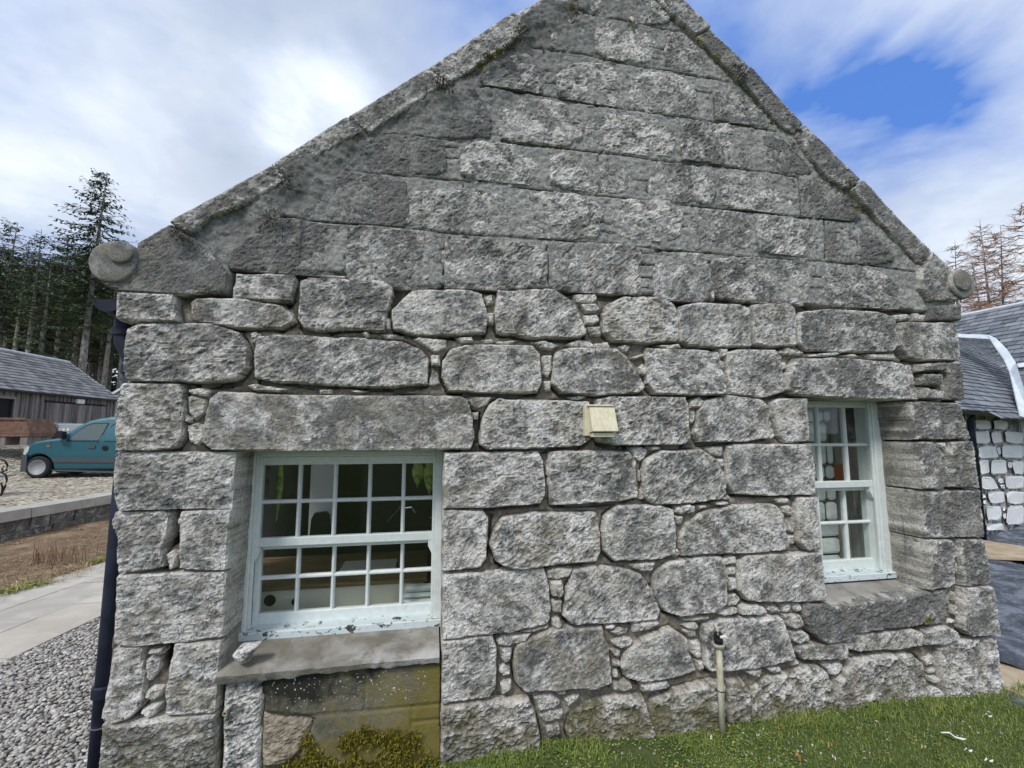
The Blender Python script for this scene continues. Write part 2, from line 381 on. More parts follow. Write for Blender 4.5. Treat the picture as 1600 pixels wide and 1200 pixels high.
def _glass():
    m = bpy.data.materials.new('window glass'); m.use_nodes = True; t = NT(m.node_tree); m.node_tree.nodes.clear()
    o = t.new('ShaderNodeOutputMaterial'); mx = t.new('ShaderNodeMixShader'); tr = t.new('ShaderNodeBsdfTransparent'); gl = t.new('ShaderNodeBsdfGlossy')
    lw = t.new('ShaderNodeLayerWeight'); lw.inputs[0].default_value = .5; gl.inputs['Roughness'].default_value = .015
    tr.inputs[0].default_value = (.95, .97, .96, 1); bn = t.bump(t.noise(t.pos(), 9, 2), .05, .004)
    t.l.new(bn, gl.inputs['Normal'])
    t.l.new(t.m('ADD', t.m('MULTIPLY', t.m('POWER', lw.outputs['Facing'], 5.0), .9), .045), mx.inputs[0]); t.l.new(tr.outputs[0], mx.inputs[1]); t.l.new(gl.outputs[0], mx.inputs[2]); t.l.new(mx.outputs[0], o.inputs[0])
    return m
M['glass'] = _glass()
def _slate(dark=1.0, tn=(1, 1, 1)):
    def f(t):
        p = t.pos(); a = t.noise(p, 3, 5, .65); b = t.noise(p, 40, 4); isl = t.sep(t.noise(t.map(p, (4, 4, 4)), 2.0, 1, col=True))
        r = t.attr('shade')
        c = t.mix(r, (.075*dark, .083*dark, .098*dark), (.20*dark, .215*dark, .24*dark))
        c = t.mix(t.rng(a, .5, .72, 0, .5), c, (.24*dark, .245*dark, .235*dark)); return t.mix(1.0, c, tn, 'MULTIPLY'), t.bump(b, .4, .01), t.rng(b, .3, .7, .55, .8)
    return f
M['slate'] = mat('blue grey slate', _slate(1.25)); M['slate_old'] = mat('weathered grey slate', _slate(1.25, (1.12, 1.03, .93)), rough=.85)
M['lead'] = mat('lead flashing', lambda t: (t.mix(t.rng(t.noise(t.pos(), 4, 4), .4, .65), (.55, .60, .64), (.70, .74, .78)), None), rough=.5)
M['iron'] = mat('painted cast iron', lambda t: (t.mix(t.rng(t.noise(t.pos(), 8, 4), .45, .7), (.010, .014, .030), (.022, .028, .05)), t.bump(t.noise(t.pos(), 60, 2), .1, .003)), rough=.6, spec=.3)
M['black_iron'] = mat('black iron', col=(.012, .012, .013), rough=.45)
M['plaster'] = mat('white plaster', lambda t: (t.mix(t.rng(t.noise(t.pos(), 5, 4), .35, .7), (.60, .59, .55), (.72, .71, .67)), None), rough=.85)
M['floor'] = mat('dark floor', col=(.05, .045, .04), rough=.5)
M['dark'] = mat('dark plastic', col=(.014, .014, .015), rough=.35)
M['cream'] = mat('cream cabinet', col=(.80, .75, .62), rough=.45)
M['white'] = mat('white enamel', col=(.75, .76, .74), rough=.35)
M['chrome'] = mat('chrome', col=(.6, .6, .6), rough=.18, metal=1)
M['wood'] = mat('oiled wood', lambda t: (t.mix(t.rng(t.noise(t.map(t.pos(), (4, 40, 40)), 1, 4, .6, .4), .35, .65), (.16, .10, .05), (.30, .20, .10)), None), rough=.45)
M['orange'] = mat('orange cloth', col=(.62, .10, .03), rough=.8)
def _leafg(t):
    p = t.obj(); return t.mix(t.rng(t.noise(p, 26, 3), .4, .65), (.16, .24, .03), (.48, .58, .14)), None
M['lime_leaf'] = mat('lime green leaf', _leafg, rough=.5)
def _vent(t):
    p = t.pos(); a = t.noise(p, 40, 4); return t.mix(t.rng(t.noise(t.map(p, (70, 70, 18)), 1, 4, .7), .42, .66), (.74, .68, .50), (.58, .52, .36)), t.bump(a, .2, .003)
M['vent'] = mat('yellowed cream plastic', _vent, rough=.5)
def _pipe(t):
    p = t.pos(); a = t.noise(t.map(p, (30, 30, 9)), 1, 5, .7); return t.mix(t.rng(a, .42, .66), (.52, .50, .40), (.30, .26, .16)), t.bump(a, .2, .003)
M['pvc'] = mat('stained white plastic pipe', _pipe, rough=.55)
def _moss(t):
    p = t.pos(); return t.mix(t.rng(t.noise(p, 70, 3), .35, .65), (.11, .095, .014), (.36, .31, .04)), t.bump(t.noise(p, 200, 3), .8, .01)
M['joint_pale'] = mat('grey limewashed joints', lambda t: (t.mix(t.rng(t.noise(t.pos(), 8, 5, .7), .42, .60), (.10, .095, .085), (.52, .51, .48)), None), rough=1)
M['moss'] = mat('yellow green moss', _moss, rough=1)
M['moss_dark'] = mat('brown dry moss', lambda t: (t.mix(t.rng(t.noise(t.pos(), 60, 3), .35, .65), (.05, .045, .028), (.15, .135, .075)), t.bump(t.noise(t.pos(), 180, 3), .8, .01)), rough=1)
def _soil(t):
    p = t.pos(); a = t.noise(p, 3, 5, .7); b = t.noise(p, 60, 4, .7)
    c = t.mix(t.rng(t.m('ADD', t.m('MULTIPLY', a, .5), t.m('MULTIPLY', b, .5)), .38, .62), (.14, .085, .052), (.42, .30, .20)); return c, t.bump(b, .9, .03)
M['soil'] = mat('bracken mulch', _soil, rough=1)
def _turf(t):
    p = t.pos(); a = t.noise(p, 6, 5, .7); b = t.noise(p, 90, 3)
    c = t.mix(t.rng(a, .4, .65), (.05, .08, .02), (.10, .13, .035)); c = t.mix(t.rng(b, .5, .7, 0, .5), c, (.09, .07, .035)); return c, t.bump(b, .8, .02)
M['turf'] = mat('turf', _turf, rough=1)
def _grass(t):
    r = t.attr('shade'); p = t.pos(); a = t.rng(t.noise(p, 5, 3), .4, .6)
    c = t.mix(r, (.09, .14, .03), (.34, .38, .10)); c = t.mix(t.m('MULTIPLY', a, .5), c, (.12, .19, .03)); return c, None
M['grass'] = mat('grass blades', _grass, rough=.6)
def _peb(t):
    r = t.attr('shade'); p = t.pos(); n = t.noise(p, 120, 3)
    c = t.ramp(r, [(0, (.18, .16, .14)), (.3, (.36, .335, .31)), (.55, (.52, .48, .43)), (.8, (.42, .42, .42)), (1, (.70, .68, .64))])
    c = t.mix(t.rng(n, .4, .7, 0, .35), c, (.12, .11, .10)); return c, t.bump(n, .3, .003)
M['pebble'] = mat('river pebbles', _peb, rough=.75)
def _flag(t):
    p = t.pos(); dk, mo, wm, rnd = t.ocol(); a = t.noise(t.map(p, (1, 1, 1)), 4, 5, .65, .8); b = t.noise(p, 60, 3)
    c = t.mix(t.rng(t.m('ADD', a, t.m('MULTIPLY', dk, .2)), .40, .75), (.54, .51, .45), (.38, .355, .32)); c = t.mix(t.m('MULTIPLY', wm, .6), c, (.44, .37, .30))
    return c, t.bump(t.m('ADD', a, b), .25, .008)
M['flag'] = mat('sandstone flag', _flag, rough=.85)
def _cob(t):
    r = t.attr('shade'); p = t.pos(); c = t.mix(r, (.27, .235, .175), (.52, .47, .38)); c = t.mix(t.rng(t.noise(p, 3, 4), .5, .7, 0, .45), c, (.17, .16, .12)); return c, t.bump(t.noise(p, 40, 3), .4, .01)
M['cobble'] = mat('cobbles', _cob, rough=.9)
def _boards(t):
    p = t.pos(); dk, mo, wm, rnd = t.ocol(); g = t.noise(t.map(p, (9, 9, .6)), 2.0, 5, .7)
    c = t.mix(t.rng(t.m('ADD', g, t.m('MULTIPLY', rnd, .25)), .40, .80), (.09, .078, .072), (.30, .275, .26)); return c, t.bump(g, .4, .01)
M['boards'] = mat('weathered larch boards', _boards, rough=.9)
M['plank'] = mat('raw timber', lambda t: (t.mix(t.rng(t.noise(t.map(t.pos(), (3, 3, 30), ro=(0, 0, .5)), 2, 4, .6), .35, .65), (.34, .26, .17), (.50, .41, .29)), None), rough=.7)
M['tarp'] = mat('dark tarpaulin', lambda t: (t.mix(t.rng(t.noise(t.pos(), 5, 5, .7), .45, .62), (.055, .065, .085), (.20, .22, .26)), t.bump(t.noise(t.pos(), 14, 4, .6, 1.5), .8, .04)), rough=.42)
M['rust'] = mat('rusty steel', lambda t: (t.mix(t.rng(t.noise(t.pos(), 5, 5, .7), .4, .65), (.15, .085, .06), (.26, .155, .11)), None), rough=.85)
def _bark(t):
    p = t.obj(); n = t.noise(t.map(p, (3, 3, 1.2)), 2.5, 5, .7); return t.mix(t.rng(n, .38, .66), (.12, .11, .10), (.42, .39, .36)), t.bump(n, .6, .04)
M['bark'] = mat('spruce bark', _bark, rough=1)
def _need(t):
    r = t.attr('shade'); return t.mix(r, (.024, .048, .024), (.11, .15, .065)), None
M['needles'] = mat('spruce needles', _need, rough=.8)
M['deadtwig'] = mat('dead twigs', col=(.13, .11, .095), rough=1)
def _larch(t):
    r = t.attr('shade'); return t.mix(r, (.26, .16, .12), (.52, .34, .22)), None
M['larch'] = mat('larch twigs', _larch, rough=1)
M['whitewash'] = mat('limewashed stone', lambda t: (t.mix(t.rng(t.noise(t.pos(), 14, 5, .7), .58, .70, 0, .8), (.87, .87, .85), (.50, .48, .44)), t.bump(t.noise(t.pos(), 25, 4), .6, .02)), rough=.9)
M['gapmortar'] = mat('dark open joints', lambda t: (t.mix(t.rng(t.noise(t.pos(), 10, 4), .4, .65), (.13, .12, .10), (.30, .28, .25)), None), rough=1)
def _vp(t):
    p = t.pos(); n = t.noise(p, 2, 3); return t.mix(n, (.018, .098, .128), (.028, .125, .16)), None
M['van'] = mat('teal car paint', _vp, rough=.34, spec=.5)
M['van'].node_tree.nodes['Principled BSDF'].inputs['Coat Weight'].default_value = .35
M['bumper'] = mat('grey bumper plastic', col=(.085, .095, .10), rough=.6)
M['tyre'] = mat('tyre rubber', col=(.022, .022, .022), rough=.85)
M['rim'] = mat('steel wheel', col=(.33, .34, .35), rough=.5)
M['carglass'] = mat('tinted car glass', col=(.10, .13, .125), rough=.08, spec=.6)
M['lamp'] = mat('lamp lens', col=(.55, .58, .6), rough=.12, spec=.6)
M['leafdead'] = mat('dead leaf', lambda t: (t.mix(t.rng(t.noise(t.pos(), 60, 2), .4, .6), (.30, .11, .04), (.50, .24, .10)), None), rough=.8)
M['leafpale'] = mat('bleached leaf', col=(.72, .72, .66), rough=.7)
M['stem'] = mat('dry stems', lambda t: (t.mix(t.attr('shade'), (.16, .085, .05), (.46, .36, .22)), None), rough=1)
# ============================================================ the stone cottage (gable wall in the plane y = 0)
cot = empty('stone_cottage', (0, 0, 0), 'grey granite stone cottage gable with two pale green sash windows', 'cottage')
# stones traced as outlines on the wall plane: (outline, dark, moss, warm)
LOW = [
([(191,459),(279,463),(281,502),(215,504),(187,499)],.45,0,.1),
([(300,475),(312,467),(380,468),(440,479),(458,490),(462,503),(440,513),(380,513),(330,507),(304,500)],.45,.1,.35),
([(371,429),(460,431),(463,440),(457,471),(400,469),(365,466)],.5,0,.1),
([(470,440),(482,434),(600,441),(613,449),(614,462),(604,490),(602,519),(560,514),(500,517),(475,512),(466,500),(468,475)],.42,0,.15),
([(612,485),(645,454),(735,455),(752,461),(762,495),(758,520),(700,525),(650,524),(614,514)],.35,.25,.2),
([(772,500),(778,456),(865,453),(895,475),(907,500),(915,522),(905,528),(835,529),(776,520)],.38,0,.2),
([(946,478),(975,465),(1038,466),(1052,478),(1057,505),(1058,533),(1010,537),(955,533),(942,520),(940,495)],.05,.2,.55),
([(1060,480),(1085,474),(1150,477),(1166,483),(1169,543),(1120,543),(1075,540),(1060,534),(1057,505)],.35,0,.1),
([(1172,478),(1228,476),(1236,484),(1239,541),(1195,543),(1176,537),(1171,510)],.4,0,.3),
([(1252,487),(1300,484),(1370,489),(1392,497),(1396,540),(1390,551),(1300,550),(1258,547),(1246,536),(1244,500)],.55,0,.05),
([(1403,505),(1489,506),(1493,563),(1440,564),(1411,559),(1400,540)],.4,.1,.15),
([(1446,481),(1491,478),(1493,502),(1448,501)],.85,0,.1),
([(203,515),(225,507),(330,506),(375,520),(390,545),(391,575),(375,593),(340,598),(260,597),(203,594),(197,575),(199,540)],.5,0,.15),
([(405,526),(450,524),(560,530),(630,535),(658,547),(669,562),(667,601),(610,605),(520,602),(430,597),(402,590),(400,560)],.42,.05,.15),
([(703,547),(730,540),(830,541),(842,555),(844,600),(838,614),(760,614),(700,610),(690,590),(692,565)],.3,.15,.3),
([(868,550),(890,545),(960,546),(975,560),(990,585),(1003,606),(995,615),(930,618),(875,614),(861,600),(864,575)],.35,0,.2),
([(1009,545),(1060,546),(1118,551),(1124,580),(1130,617),(1080,618),(1020,615),(1008,600)],.35,.2,.15),
([(1132,552),(1150,547),(1205,548),(1214,560),(1217,590),(1220,612),(1190,621),(1140,615),(1133,590)],.42,0,.1),
([(1238,562),(1300,560),(1390,565),(1422,571),(1429,600),(1434,624),(1350,623),(1240,618),(1221,609),(1223,590)],.5,0,.05),
([(1428,570),(1472,567),(1474,579),(1430,581)],.75,0,.1),
([(1437,586),(1464,585),(1466,603),(1434,601)],.9,0,.1),([(1436,606),(1468,611),(1465,623),(1438,622)],.7,.2,.1),
([(1478,568),(1495,566),(1501,625),(1474,624),(1475,600)],.75,.1,.1),
([(196,600),(285,600),(291,610),(292,680),(280,699),(250,703),(189,703),(187,650)],.38,0,.3),
([(332,622),(345,612),(450,618),(600,618),(720,619),(731,626),(738,650),(741,685),(735,701),(600,703.5),(450,703.5),(335,703),(320,690),(325,650)],.5,0,.35),
([(765,632),(778,624),(870,626),(918,628),(924,650),(920,685),(905,697),(850,700),(765,702),(750,695),(752,660)],.3,0,.35),
([(930,624),(960,619),(1068,621),(1073,640),(1074,685),(1065,694),(960,695),(932,690),(926,660)],.3,0,.25),
([(1100,626),(1140,618),(1185,625),(1198,640),(1194,655),(1196,684),(1160,690),(1090,690),(1083,677),(1088,645)],.38,0,.15),
([(1203,629),(1215,623),(1257,623),(1262,689),(1225,692),(1212,680),(1205,650)],.3,0,.3),
([(1417,628),(1495,630),(1511,685),(1425,686.5)],.65,0,.1),
([(188,707),(371,706),(366,795),(280,794),(193,797),(183,770)],.4,0,.15),
([(695,708),(840,705),(848,720),(850,770),(842,786),(770,792),(693,794)],.33,.1,.25),
([(858,707),(880,704),(980,706),(990,720),(994,776),(970,782),(900,787),(860,788),(855,760)],.4,0,.15),
([(1005,720),(1030,705),(1095,703),(1115,717),(1130,740),(1132,770),(1122,780),(1070,786),(1020,787),(1005,775),(1003,745)],.35,0,.2),
([(1135,697),(1150,694),(1262,694),(1268,740),(1268,772),(1200,774),(1145,771),(1134,755)],.35,0,.1),
([(1425.5,691),(1450,690),(1463,705),(1469,720),(1468,755),(1462,763),(1432,763)],.55,0,.15),
([(1478,691),(1513,689),(1521,762),(1477,760),(1480,728)],.65,0,.15),
([(1432.5,767),(1526,765),(1531,838),(1439.5,839)],.65,0,.15),
([(1440.5,843),(1478,842),(1485,851),(1484,895),(1480,914),(1447,920)],.5,.1,.25),
([(1492,842),(1530,841),(1540,910),(1500,914),(1493,870)],.6,0,.15),
([(184,800),(255,797),(268,802),(266,835),(257,860),(262,882),(240,888),(192,892),(187,870),(187,840),(178,815)],.35,0,.25),
([(290,797),(365.5,796),(360,850),(358,888),(310,890),(285,885),(284,860),(288,830),(284,812)],.33,0,.2),
([(693,797),(755,798),(762,810),(758,870),(750,885),(700,892),(692,890)],.2,.1,.3),
([(770,832),(785,809),(830,801),(930,801),(935,815),(937,860),(930,876),(880,880),(800,888),(775,875),(766,850)],.15,.1,.75),
([(945,806),(965,790),(1030,789),(1048,796),(1055,840),(1052,865),(1030,872),(960,875),(943,860),(941,830)],.35,0,.2),
([(1060,845),(1070,820),(1100,799),(1150,789),(1208,788),(1218,802),(1227,856),(1180,862),(1130,864),(1064,868)],.33,0,.3),
([(1243,778),(1269,775),(1275,856),(1257,858),(1243,845),(1239,810)],.2,0,.5),
([(188,898),(210,895),(357.5,891),(353,940),(349,994),(300,1000),(200,1008),(183,1003)],.3,0,.3),
([(692,897),(850,887),(856,905),(860,950),(855,971),(800,985),(745,988),(691,994)],.3,0,.2),
([(885,920),(895,891),(930,885),(970,888),(1000,897),(1020,925),(1030,955),(1025,968),(980,970),(890,972),(879,960)],.3,0,.3),
([(1020,897),(1045,877),(1100,870),(1126,869),(1131,900),(1130,940),(1110,953),(1060,960),(1035,952),(1020,930)],.35,0,.2),
([(1152,877),(1165,867),(1275.5,862),(1280,900),(1282.5,936),(1210,938),(1165,936),(1151,920)],.3,0,.3),
([(1252,941),(1283,941),(1300,944),(1400,931),(1477,920),(1480,948),(1470,972),(1400,978),(1330,985),(1320,995),(1280,1000),(1262,985),(1250,955)],.75,0,.05),
([(1097,976),(1125,966),(1215,963),(1225,990),(1237,1025),(1190,1038),(1106,1046),(1099,1038)],.3,0,.15),
([(980,1012),(1003,998),(1045,979),(1070,996),(1075,1020),(1085,1045),(1060,1055),(1000,1062),(975,1055),(968,1040)],.4,.15,.4),
([(808,1007),(850,986),(870,979),(938,977),(948,1010),(951,1060),(930,1070),(880,1073),(820,1077),(805,1065),(802,1037)],.45,.1,.55),
([(691,998),(768,990),(775,1010),(774,1070),(765,1085),(690,1096)],.25,0,.35),
([(1502,917),(1540,914),(1554,990),(1513,992),(1496,980)],.55,0,.15),
([(1463,1012),(1500,1000),(1553,996),(1562,1075),(1565,1100),(1480,1100),(1468,1052)],.4,.15,.35),
([(1245,1008),(1290,1002),(1315,1001),(1317,1025),(1290,1027),(1250,1028),(1242,1018)],.3,.1,.4),
([(1322,991),(1370,985),(1420,981),(1433,986),(1434,1005),(1400,1012),(1340,1016),(1318,1011)],.35,.1,.45),
([(1440,985),(1475,977),(1490,985),(1495,996),(1470,1005),(1440,1005)],.45,.1,.35),
([(181,1012),(225,1008),(228,1050),(226,1100),(205,1118),(180,1126),(164,1118)],.25,.25,.45),
([(277,1004),(300,1002),(348,1000),(344,1050),(341,1108),(262,1113),(262,1085),(266,1050)],.25,.1,.45),
([(163,1128),(200,1127),(240,1118),(340,1112),(338,1200),(336,1290),(150,1300),(157,1200)],.35,.45,.5),
([(689,1100),(825,1087),(835,1110),(843,1150),(845,1180),(760,1195),(688,1215)],.4,.25,.75),
([(895,1112),(930,1092),(960,1087),(1003,1087),(1010,1110),(1022,1145),(1015,1175),(900,1178),(885,1142),(890,1120)],.3,.5,.45),
([(1018,1092),(1045,1080),(1110,1062),(1126,1062),(1128,1110),(1130,1160),(1080,1165),(1022,1165),(1013,1110)],.3,.5,.4),
([(1133,1062),(1155,1058),(1166,1076),(1168,1130),(1166,1158),(1140,1160),(1134,1110)],.35,.4,.4),
([(1175,1075),(1200,1056),(1270,1036),(1285,1046),(1305,1080),(1300,1120),(1260,1135),(1190,1150),(1174,1145),(1172,1095)],.35,.4,.55),
([(1303,1062),(1330,1031),(1380,1021),(1425,1022),(1440,1036),(1446,1085),(1446,1110),(1340,1120),(1308,1105)],.35,.25,.45),
]
PIN = """295,608 315,606 335,610 325,620 310,620 296,615|293,620 305,618 325,625 322,645 306,658 296,645|290,645 303,653 300,662 290,660|292,665 310,660 321,665 320,685 310,697 297,690
262,865 272,858 282,862 278,885 268,890|497,430 545,432 535,438 505,436|755,465 768,460 771,475 760,478|758,490 772,490 771,508 762,508|895,460 930,458 934,468 925,474 900,472
903,476 930,475 937,484 930,490 912,490|910,494 932,492 936,503 925,509 912,508|914,511 938,509 938,525 922,526|603,495 611,500 610,515 603,518|563,520 575,518 580,525 572,529|593,522 615,522 623,528 605,530
645,530 655,526 698,531 698,545 680,552 665,542|673,555 687,555 688,572 674,572|668,602 676,578 684,582 688,600 675,605|712,528 738,527 740,535 720,536|750,531 768,530 775,535 755,537|770,534 810,532 795,541 780,541
828,535 850,533 875,540 860,548 840,545|880,540 900,531 920,533 935,545 900,545|928,537 950,534 955,545 930,545|847,555 862,555 862,580 855,592 846,585|848,596 860,595 860,612 850,614|965,542 975,538 985,540 980,550 968,548
1025,540 1058,538 1063,545 1040,548|984,560 1005,552 1005,558 990,563|996,575 1003,568 1010,575 1008,588 998,585|1121,545 1135,545 1135,555 1125,560|1123,562 1130,565 1130,580 1124,575|1212,550 1230,542 1255,550 1250,556 1215,555
1217,570 1225,565 1228,575 1220,580|1262,555 1305,550 1312,554 1300,557 1268,558|1313,556 1330,553 1347,558 1330,560|1350,554 1395,552 1399,562 1360,561|390,520 400,518 408,522 402,537 393,538|1143,464 1160,465 1168,472 1145,472
1107,457 1113,455 1116,470 1108,468|1393,492 1415,491 1423,498 1405,502 1394,500|1428,490 1443,493 1442,502 1428,501|499,609 520,608 519,616 500,616|543,610 560,609 575,612 560,616|385,603 400,600 450,608 440,614 400,611
730,625 745,620 768,620 762,632 745,640 737,635|738,645 748,643 747,655 740,656|887,621 905,618 918,620 905,625 893,625|1076,625 1092,620 1100,628 1093,637 1075,638|1075,643 1084,642 1084,655 1079,664 1074,660
1195,657 1203,656 1209,682 1200,688 1196,680|985,700 1000,698 1012,702 1006,716 998,722 988,715|994,733 999,733 1001,750 996,755|997,765 1003,765 1005,780 998,780|1010,698 1028,697 1032,702 1020,704 1010,703
1099,700 1128,697 1131,706 1128,713 1112,712|1118,718 1130,717 1132,728 1124,732|1055,790 1075,787 1085,790 1083,801 1065,805 1052,800|1052,806 1068,806 1064,820 1056,820|1090,790 1103,788 1105,793 1092,796
1112,785 1135,783 1137,788 1118,789|1125,777 1137,774 1141,780 1130,782|1204,778 1230,777 1233,786 1216,787|1219,791 1232,789 1236,800 1228,806 1221,800|1228,809 1236,806 1239,820 1235,832 1228,828|1229,836 1240,835 1241,850 1230,852
1051,858 1058,856 1060,866 1053,868|855,891 865,886 895,887 889,900 870,905 857,903|859,908 877,906 881,924 875,934 861,930|861,938 877,937 876,956 863,955|862,966 873,963 878,975 870,982 862,976|980,881 1025,877 1018,892 1005,893 990,888
1128,873 1147,868 1148,880 1130,882|1135,886 1148,885 1148,898 1134,898|1135,903 1148,902 1149,920 1138,923|1132,932 1150,927 1157,936 1150,945 1136,948|1118,951 1150,949 1150,957 1130,962 1117,958|1153,947 1180,942 1190,946 1196,956 1185,959 1155,959
1198,945 1215,945 1217,955 1205,957 1197,952|1218,944 1234,942 1232,955 1220,956|1236,943 1247,941 1249,950 1242,955 1236,950|1219,958 1248,959 1253,975 1240,981 1226,977|1230,986 1250,983 1261,990 1260,999 1245,1004 1233,999
775,1001 785,992 830,989 820,1001 795,1008 778,1008|781,1013 800,1012 798,1030 788,1036 783,1028|781,1039 797,1038 797,1053 785,1055 779,1048|781,1066 799,1060 799,1075 784,1084|812,986 857,975 855,981 835,986 815,987
944,976 955,973 963,975 955,982 945,983|949,987 965,978 982,981 977,988 965,992|954,1000 975,993 987,998 983,1007 970,1012 956,1006|953,1014 969,1015 967,1025 959,1025|955,1031 967,1029 970,1040 956,1040|955,1049 964,1044 967,1058 956,1058
954,1065 984,1063 988,1074 975,1080 955,1077|986,971 1028,969 1030,973 1012,984 988,987|1000,1069 1040,1062 1045,1071 1020,1077 1001,1079|1062,965 1085,962 1108,959 1104,967 1068,970|1063,976 1085,970 1089,978 1080,983|1066,984 1085,981 1087,994 1076,996
1078,1001 1091,999 1095,1024 1086,1028 1079,1020|1085,1031 1097,1030 1099,1044 1091,1047|230,1015 257,1011 257,1020 236,1021|229,1030 240,1025 252,1027 251,1045 236,1065 228,1060|226,1081 240,1072 257,1073 255,1087 240,1094 227,1090
221,1108 240,1099 256,1096 251,1111 236,1119|831,1086 860,1081 876,1095 869,1103 841,1109|841,1116 860,1107 879,1109 879,1120 851,1129|851,1136 874,1129 876,1148 856,1152|881,1091 892,1085 905,1083 899,1095 886,1102|865,1077 885,1074 883,1084 871,1085
1159,1046 1187,1041 1184,1054 1175,1057|1191,1041 1214,1038 1219,1047 1201,1049|1229,1036 1245,1031 1247,1036 1233,1040|1281,1036 1312,1031 1314,1045 1300,1054 1290,1050|1441,1030 1454,1022 1459,1034 1446,1039|1446,1046 1461,1043 1461,1051 1449,1052
1449,1056 1463,1056 1463,1065 1451,1065|1450,1078 1459,1071 1467,1076 1476,1090 1452,1093|1487,856 1491,861 1492,872 1487,870|1487,879 1492,879 1493,894 1488,893|1483,897 1489,900 1490,912 1484,914|1481,922 1488,924 1490,937 1484,939|1484,943 1492,946 1492,960 1484,959
1482,966 1491,968 1489,974 1480,974|1455,691 1474,691 1474,702 1462,701|1472,730 1477,728 1476,745 1471,742|854,716 857,722 857,745 852,742|852,752 855,762 855,778 852,776""".replace('\n', '|').split('|')
HI = [
([(375,400),(430,348),(545,362),(547,424),(535,428),(440,424),(365,416)],.95,0,0),
([(549,366),(580,360),(688,371),(697,395),(697,425),(685,440),(640,449),(600,439),(552,434),(548,400)],.55,.1,.1),
([(703,385),(715,379),(760,381),(820,385),(850,402),(845,440),(800,446),(720,447),(700,440),(699,410)],.45,0,.1),
([(872,405),(890,391),(920,384),(985,390),(998,402),(990,415),(995,455),(930,455),(870,448),(862,430)],.35,0,.15),
([(1022,402),(1095,401),(1103,415),(1107,445),(1104,462),(1080,469),(1050,465),(1028,459)],.6,0,0),
([(1118,415),(1150,409),(1255,411),(1262,430),(1250,472),(1190,471),(1120,460),(1113,435)],.5,0,.05),
([(1290,417),(1330,420),(1370,430),(1393,450),(1396,478),(1340,478),(1285,470),(1285,440)],.7,0,.05),
([(455,331),(545,274),(600,284),(628,290),(635,330),(630,350),(560,346)],.95,0,0),
([(640,320),(655,308),(700,304),(780,310),(798,330),(793,350),(760,361),(680,353),(640,346)],.4,0,.1),
([(815,330),(830,310),(870,306),(920,318),(935,335),(925,368),(860,370),(818,355)],.35,0,.1),
([(955,330),(975,320),(1040,320),(1060,340),(1058,365),(1040,374),(990,372),(955,360)],.3,0,.1),
([(1080,340),(1100,332),(1150,337),(1163,350),(1165,380),(1140,390),(1090,385),(1078,370)],.6,0,0),
([(1185,347),(1240,348),(1275,357),(1281,385),(1270,397),(1220,396),(1185,390)],.4,0,0),
([(1292,357),(1335,356),(1362,372),(1388,405),(1340,410),(1292,405)],.9,0,.1),
([(547,260),(600,218),(640,219),(688,228),(692,262),(680,270),(600,268)],.95,0,0),
([(725,240),(740,231),(800,231),(833,236),(842,255),(837,275),(820,286),(760,281),(723,268)],.35,0,.1),
([(862,255),(880,245),(920,246),(978,265),(984,285),(970,297),(900,296),(863,285)],.3,0,.1),
([(1018,265),(1030,260),(1065,262),(1100,272),(1111,300),(1105,313),(1060,313),(1016,300)],.5,0,0),
([(1126,285),(1150,277),(1200,282),(1221,300),(1233,320),(1220,331),(1160,326),(1128,315)],.35,0,0),
([(1250,284),(1288,287),(1315,305),(1338,340),(1300,341),(1252,335)],.85,0,0),
([(625,197),(680,152),(738,148),(750,165),(763,195),(760,210),(715,213),(640,206)],.9,0,0),
([(785,175),(800,162),(850,161),(880,170),(899,195),(904,213),(880,226),(810,221),(783,210)],.4,0,.1),
([(918,210),(922,192),(960,186),(1020,192),(1048,215),(1044,242),(990,239),(926,230)],.25,0,.1),
([(1066,205),(1080,197),(1150,202),(1183,215),(1189,245),(1183,260),(1120,256),(1066,249)],.62,0,0),
([(1193,218),(1220,224),(1244,250),(1262,270),(1205,265)],.85,0,0),
([(757,130),(776,107),(830,87),(844,102),(844,142),(790,138)],.75,0,0),
([(875,125),(895,107),(940,106),(960,117),(967,150),(954,164),(900,157),(873,145)],.35,0,0),
([(990,130),(1005,120),(1050,122),(1078,140),(1084,168),(1070,180),(1010,174),(986,155)],.3,0,.05),
([(1115,147),(1130,138),(1163,152),(1190,180),(1200,197),(1150,193),(1118,184)],.7,0,0),
([(864,74),(867,32),(908,40),(913,80),(890,83)],.6,0,0),
([(935,47),(960,40),(1008,52),(1018,70),(1010,94),(960,94),(932,80)],.3,0,.1),
([(1045,62),(1062,60),(1086,82),(1108,112),(1070,113),(1041,100)],.65,0,0),
([(925,14),(938,-12),(960,-22),(970,0),(970,28),(940,30)],.35,0,0),
([(984,10),(988,-12),(1008,-10),(1040,32),(1000,36)],.5,0,0),
]
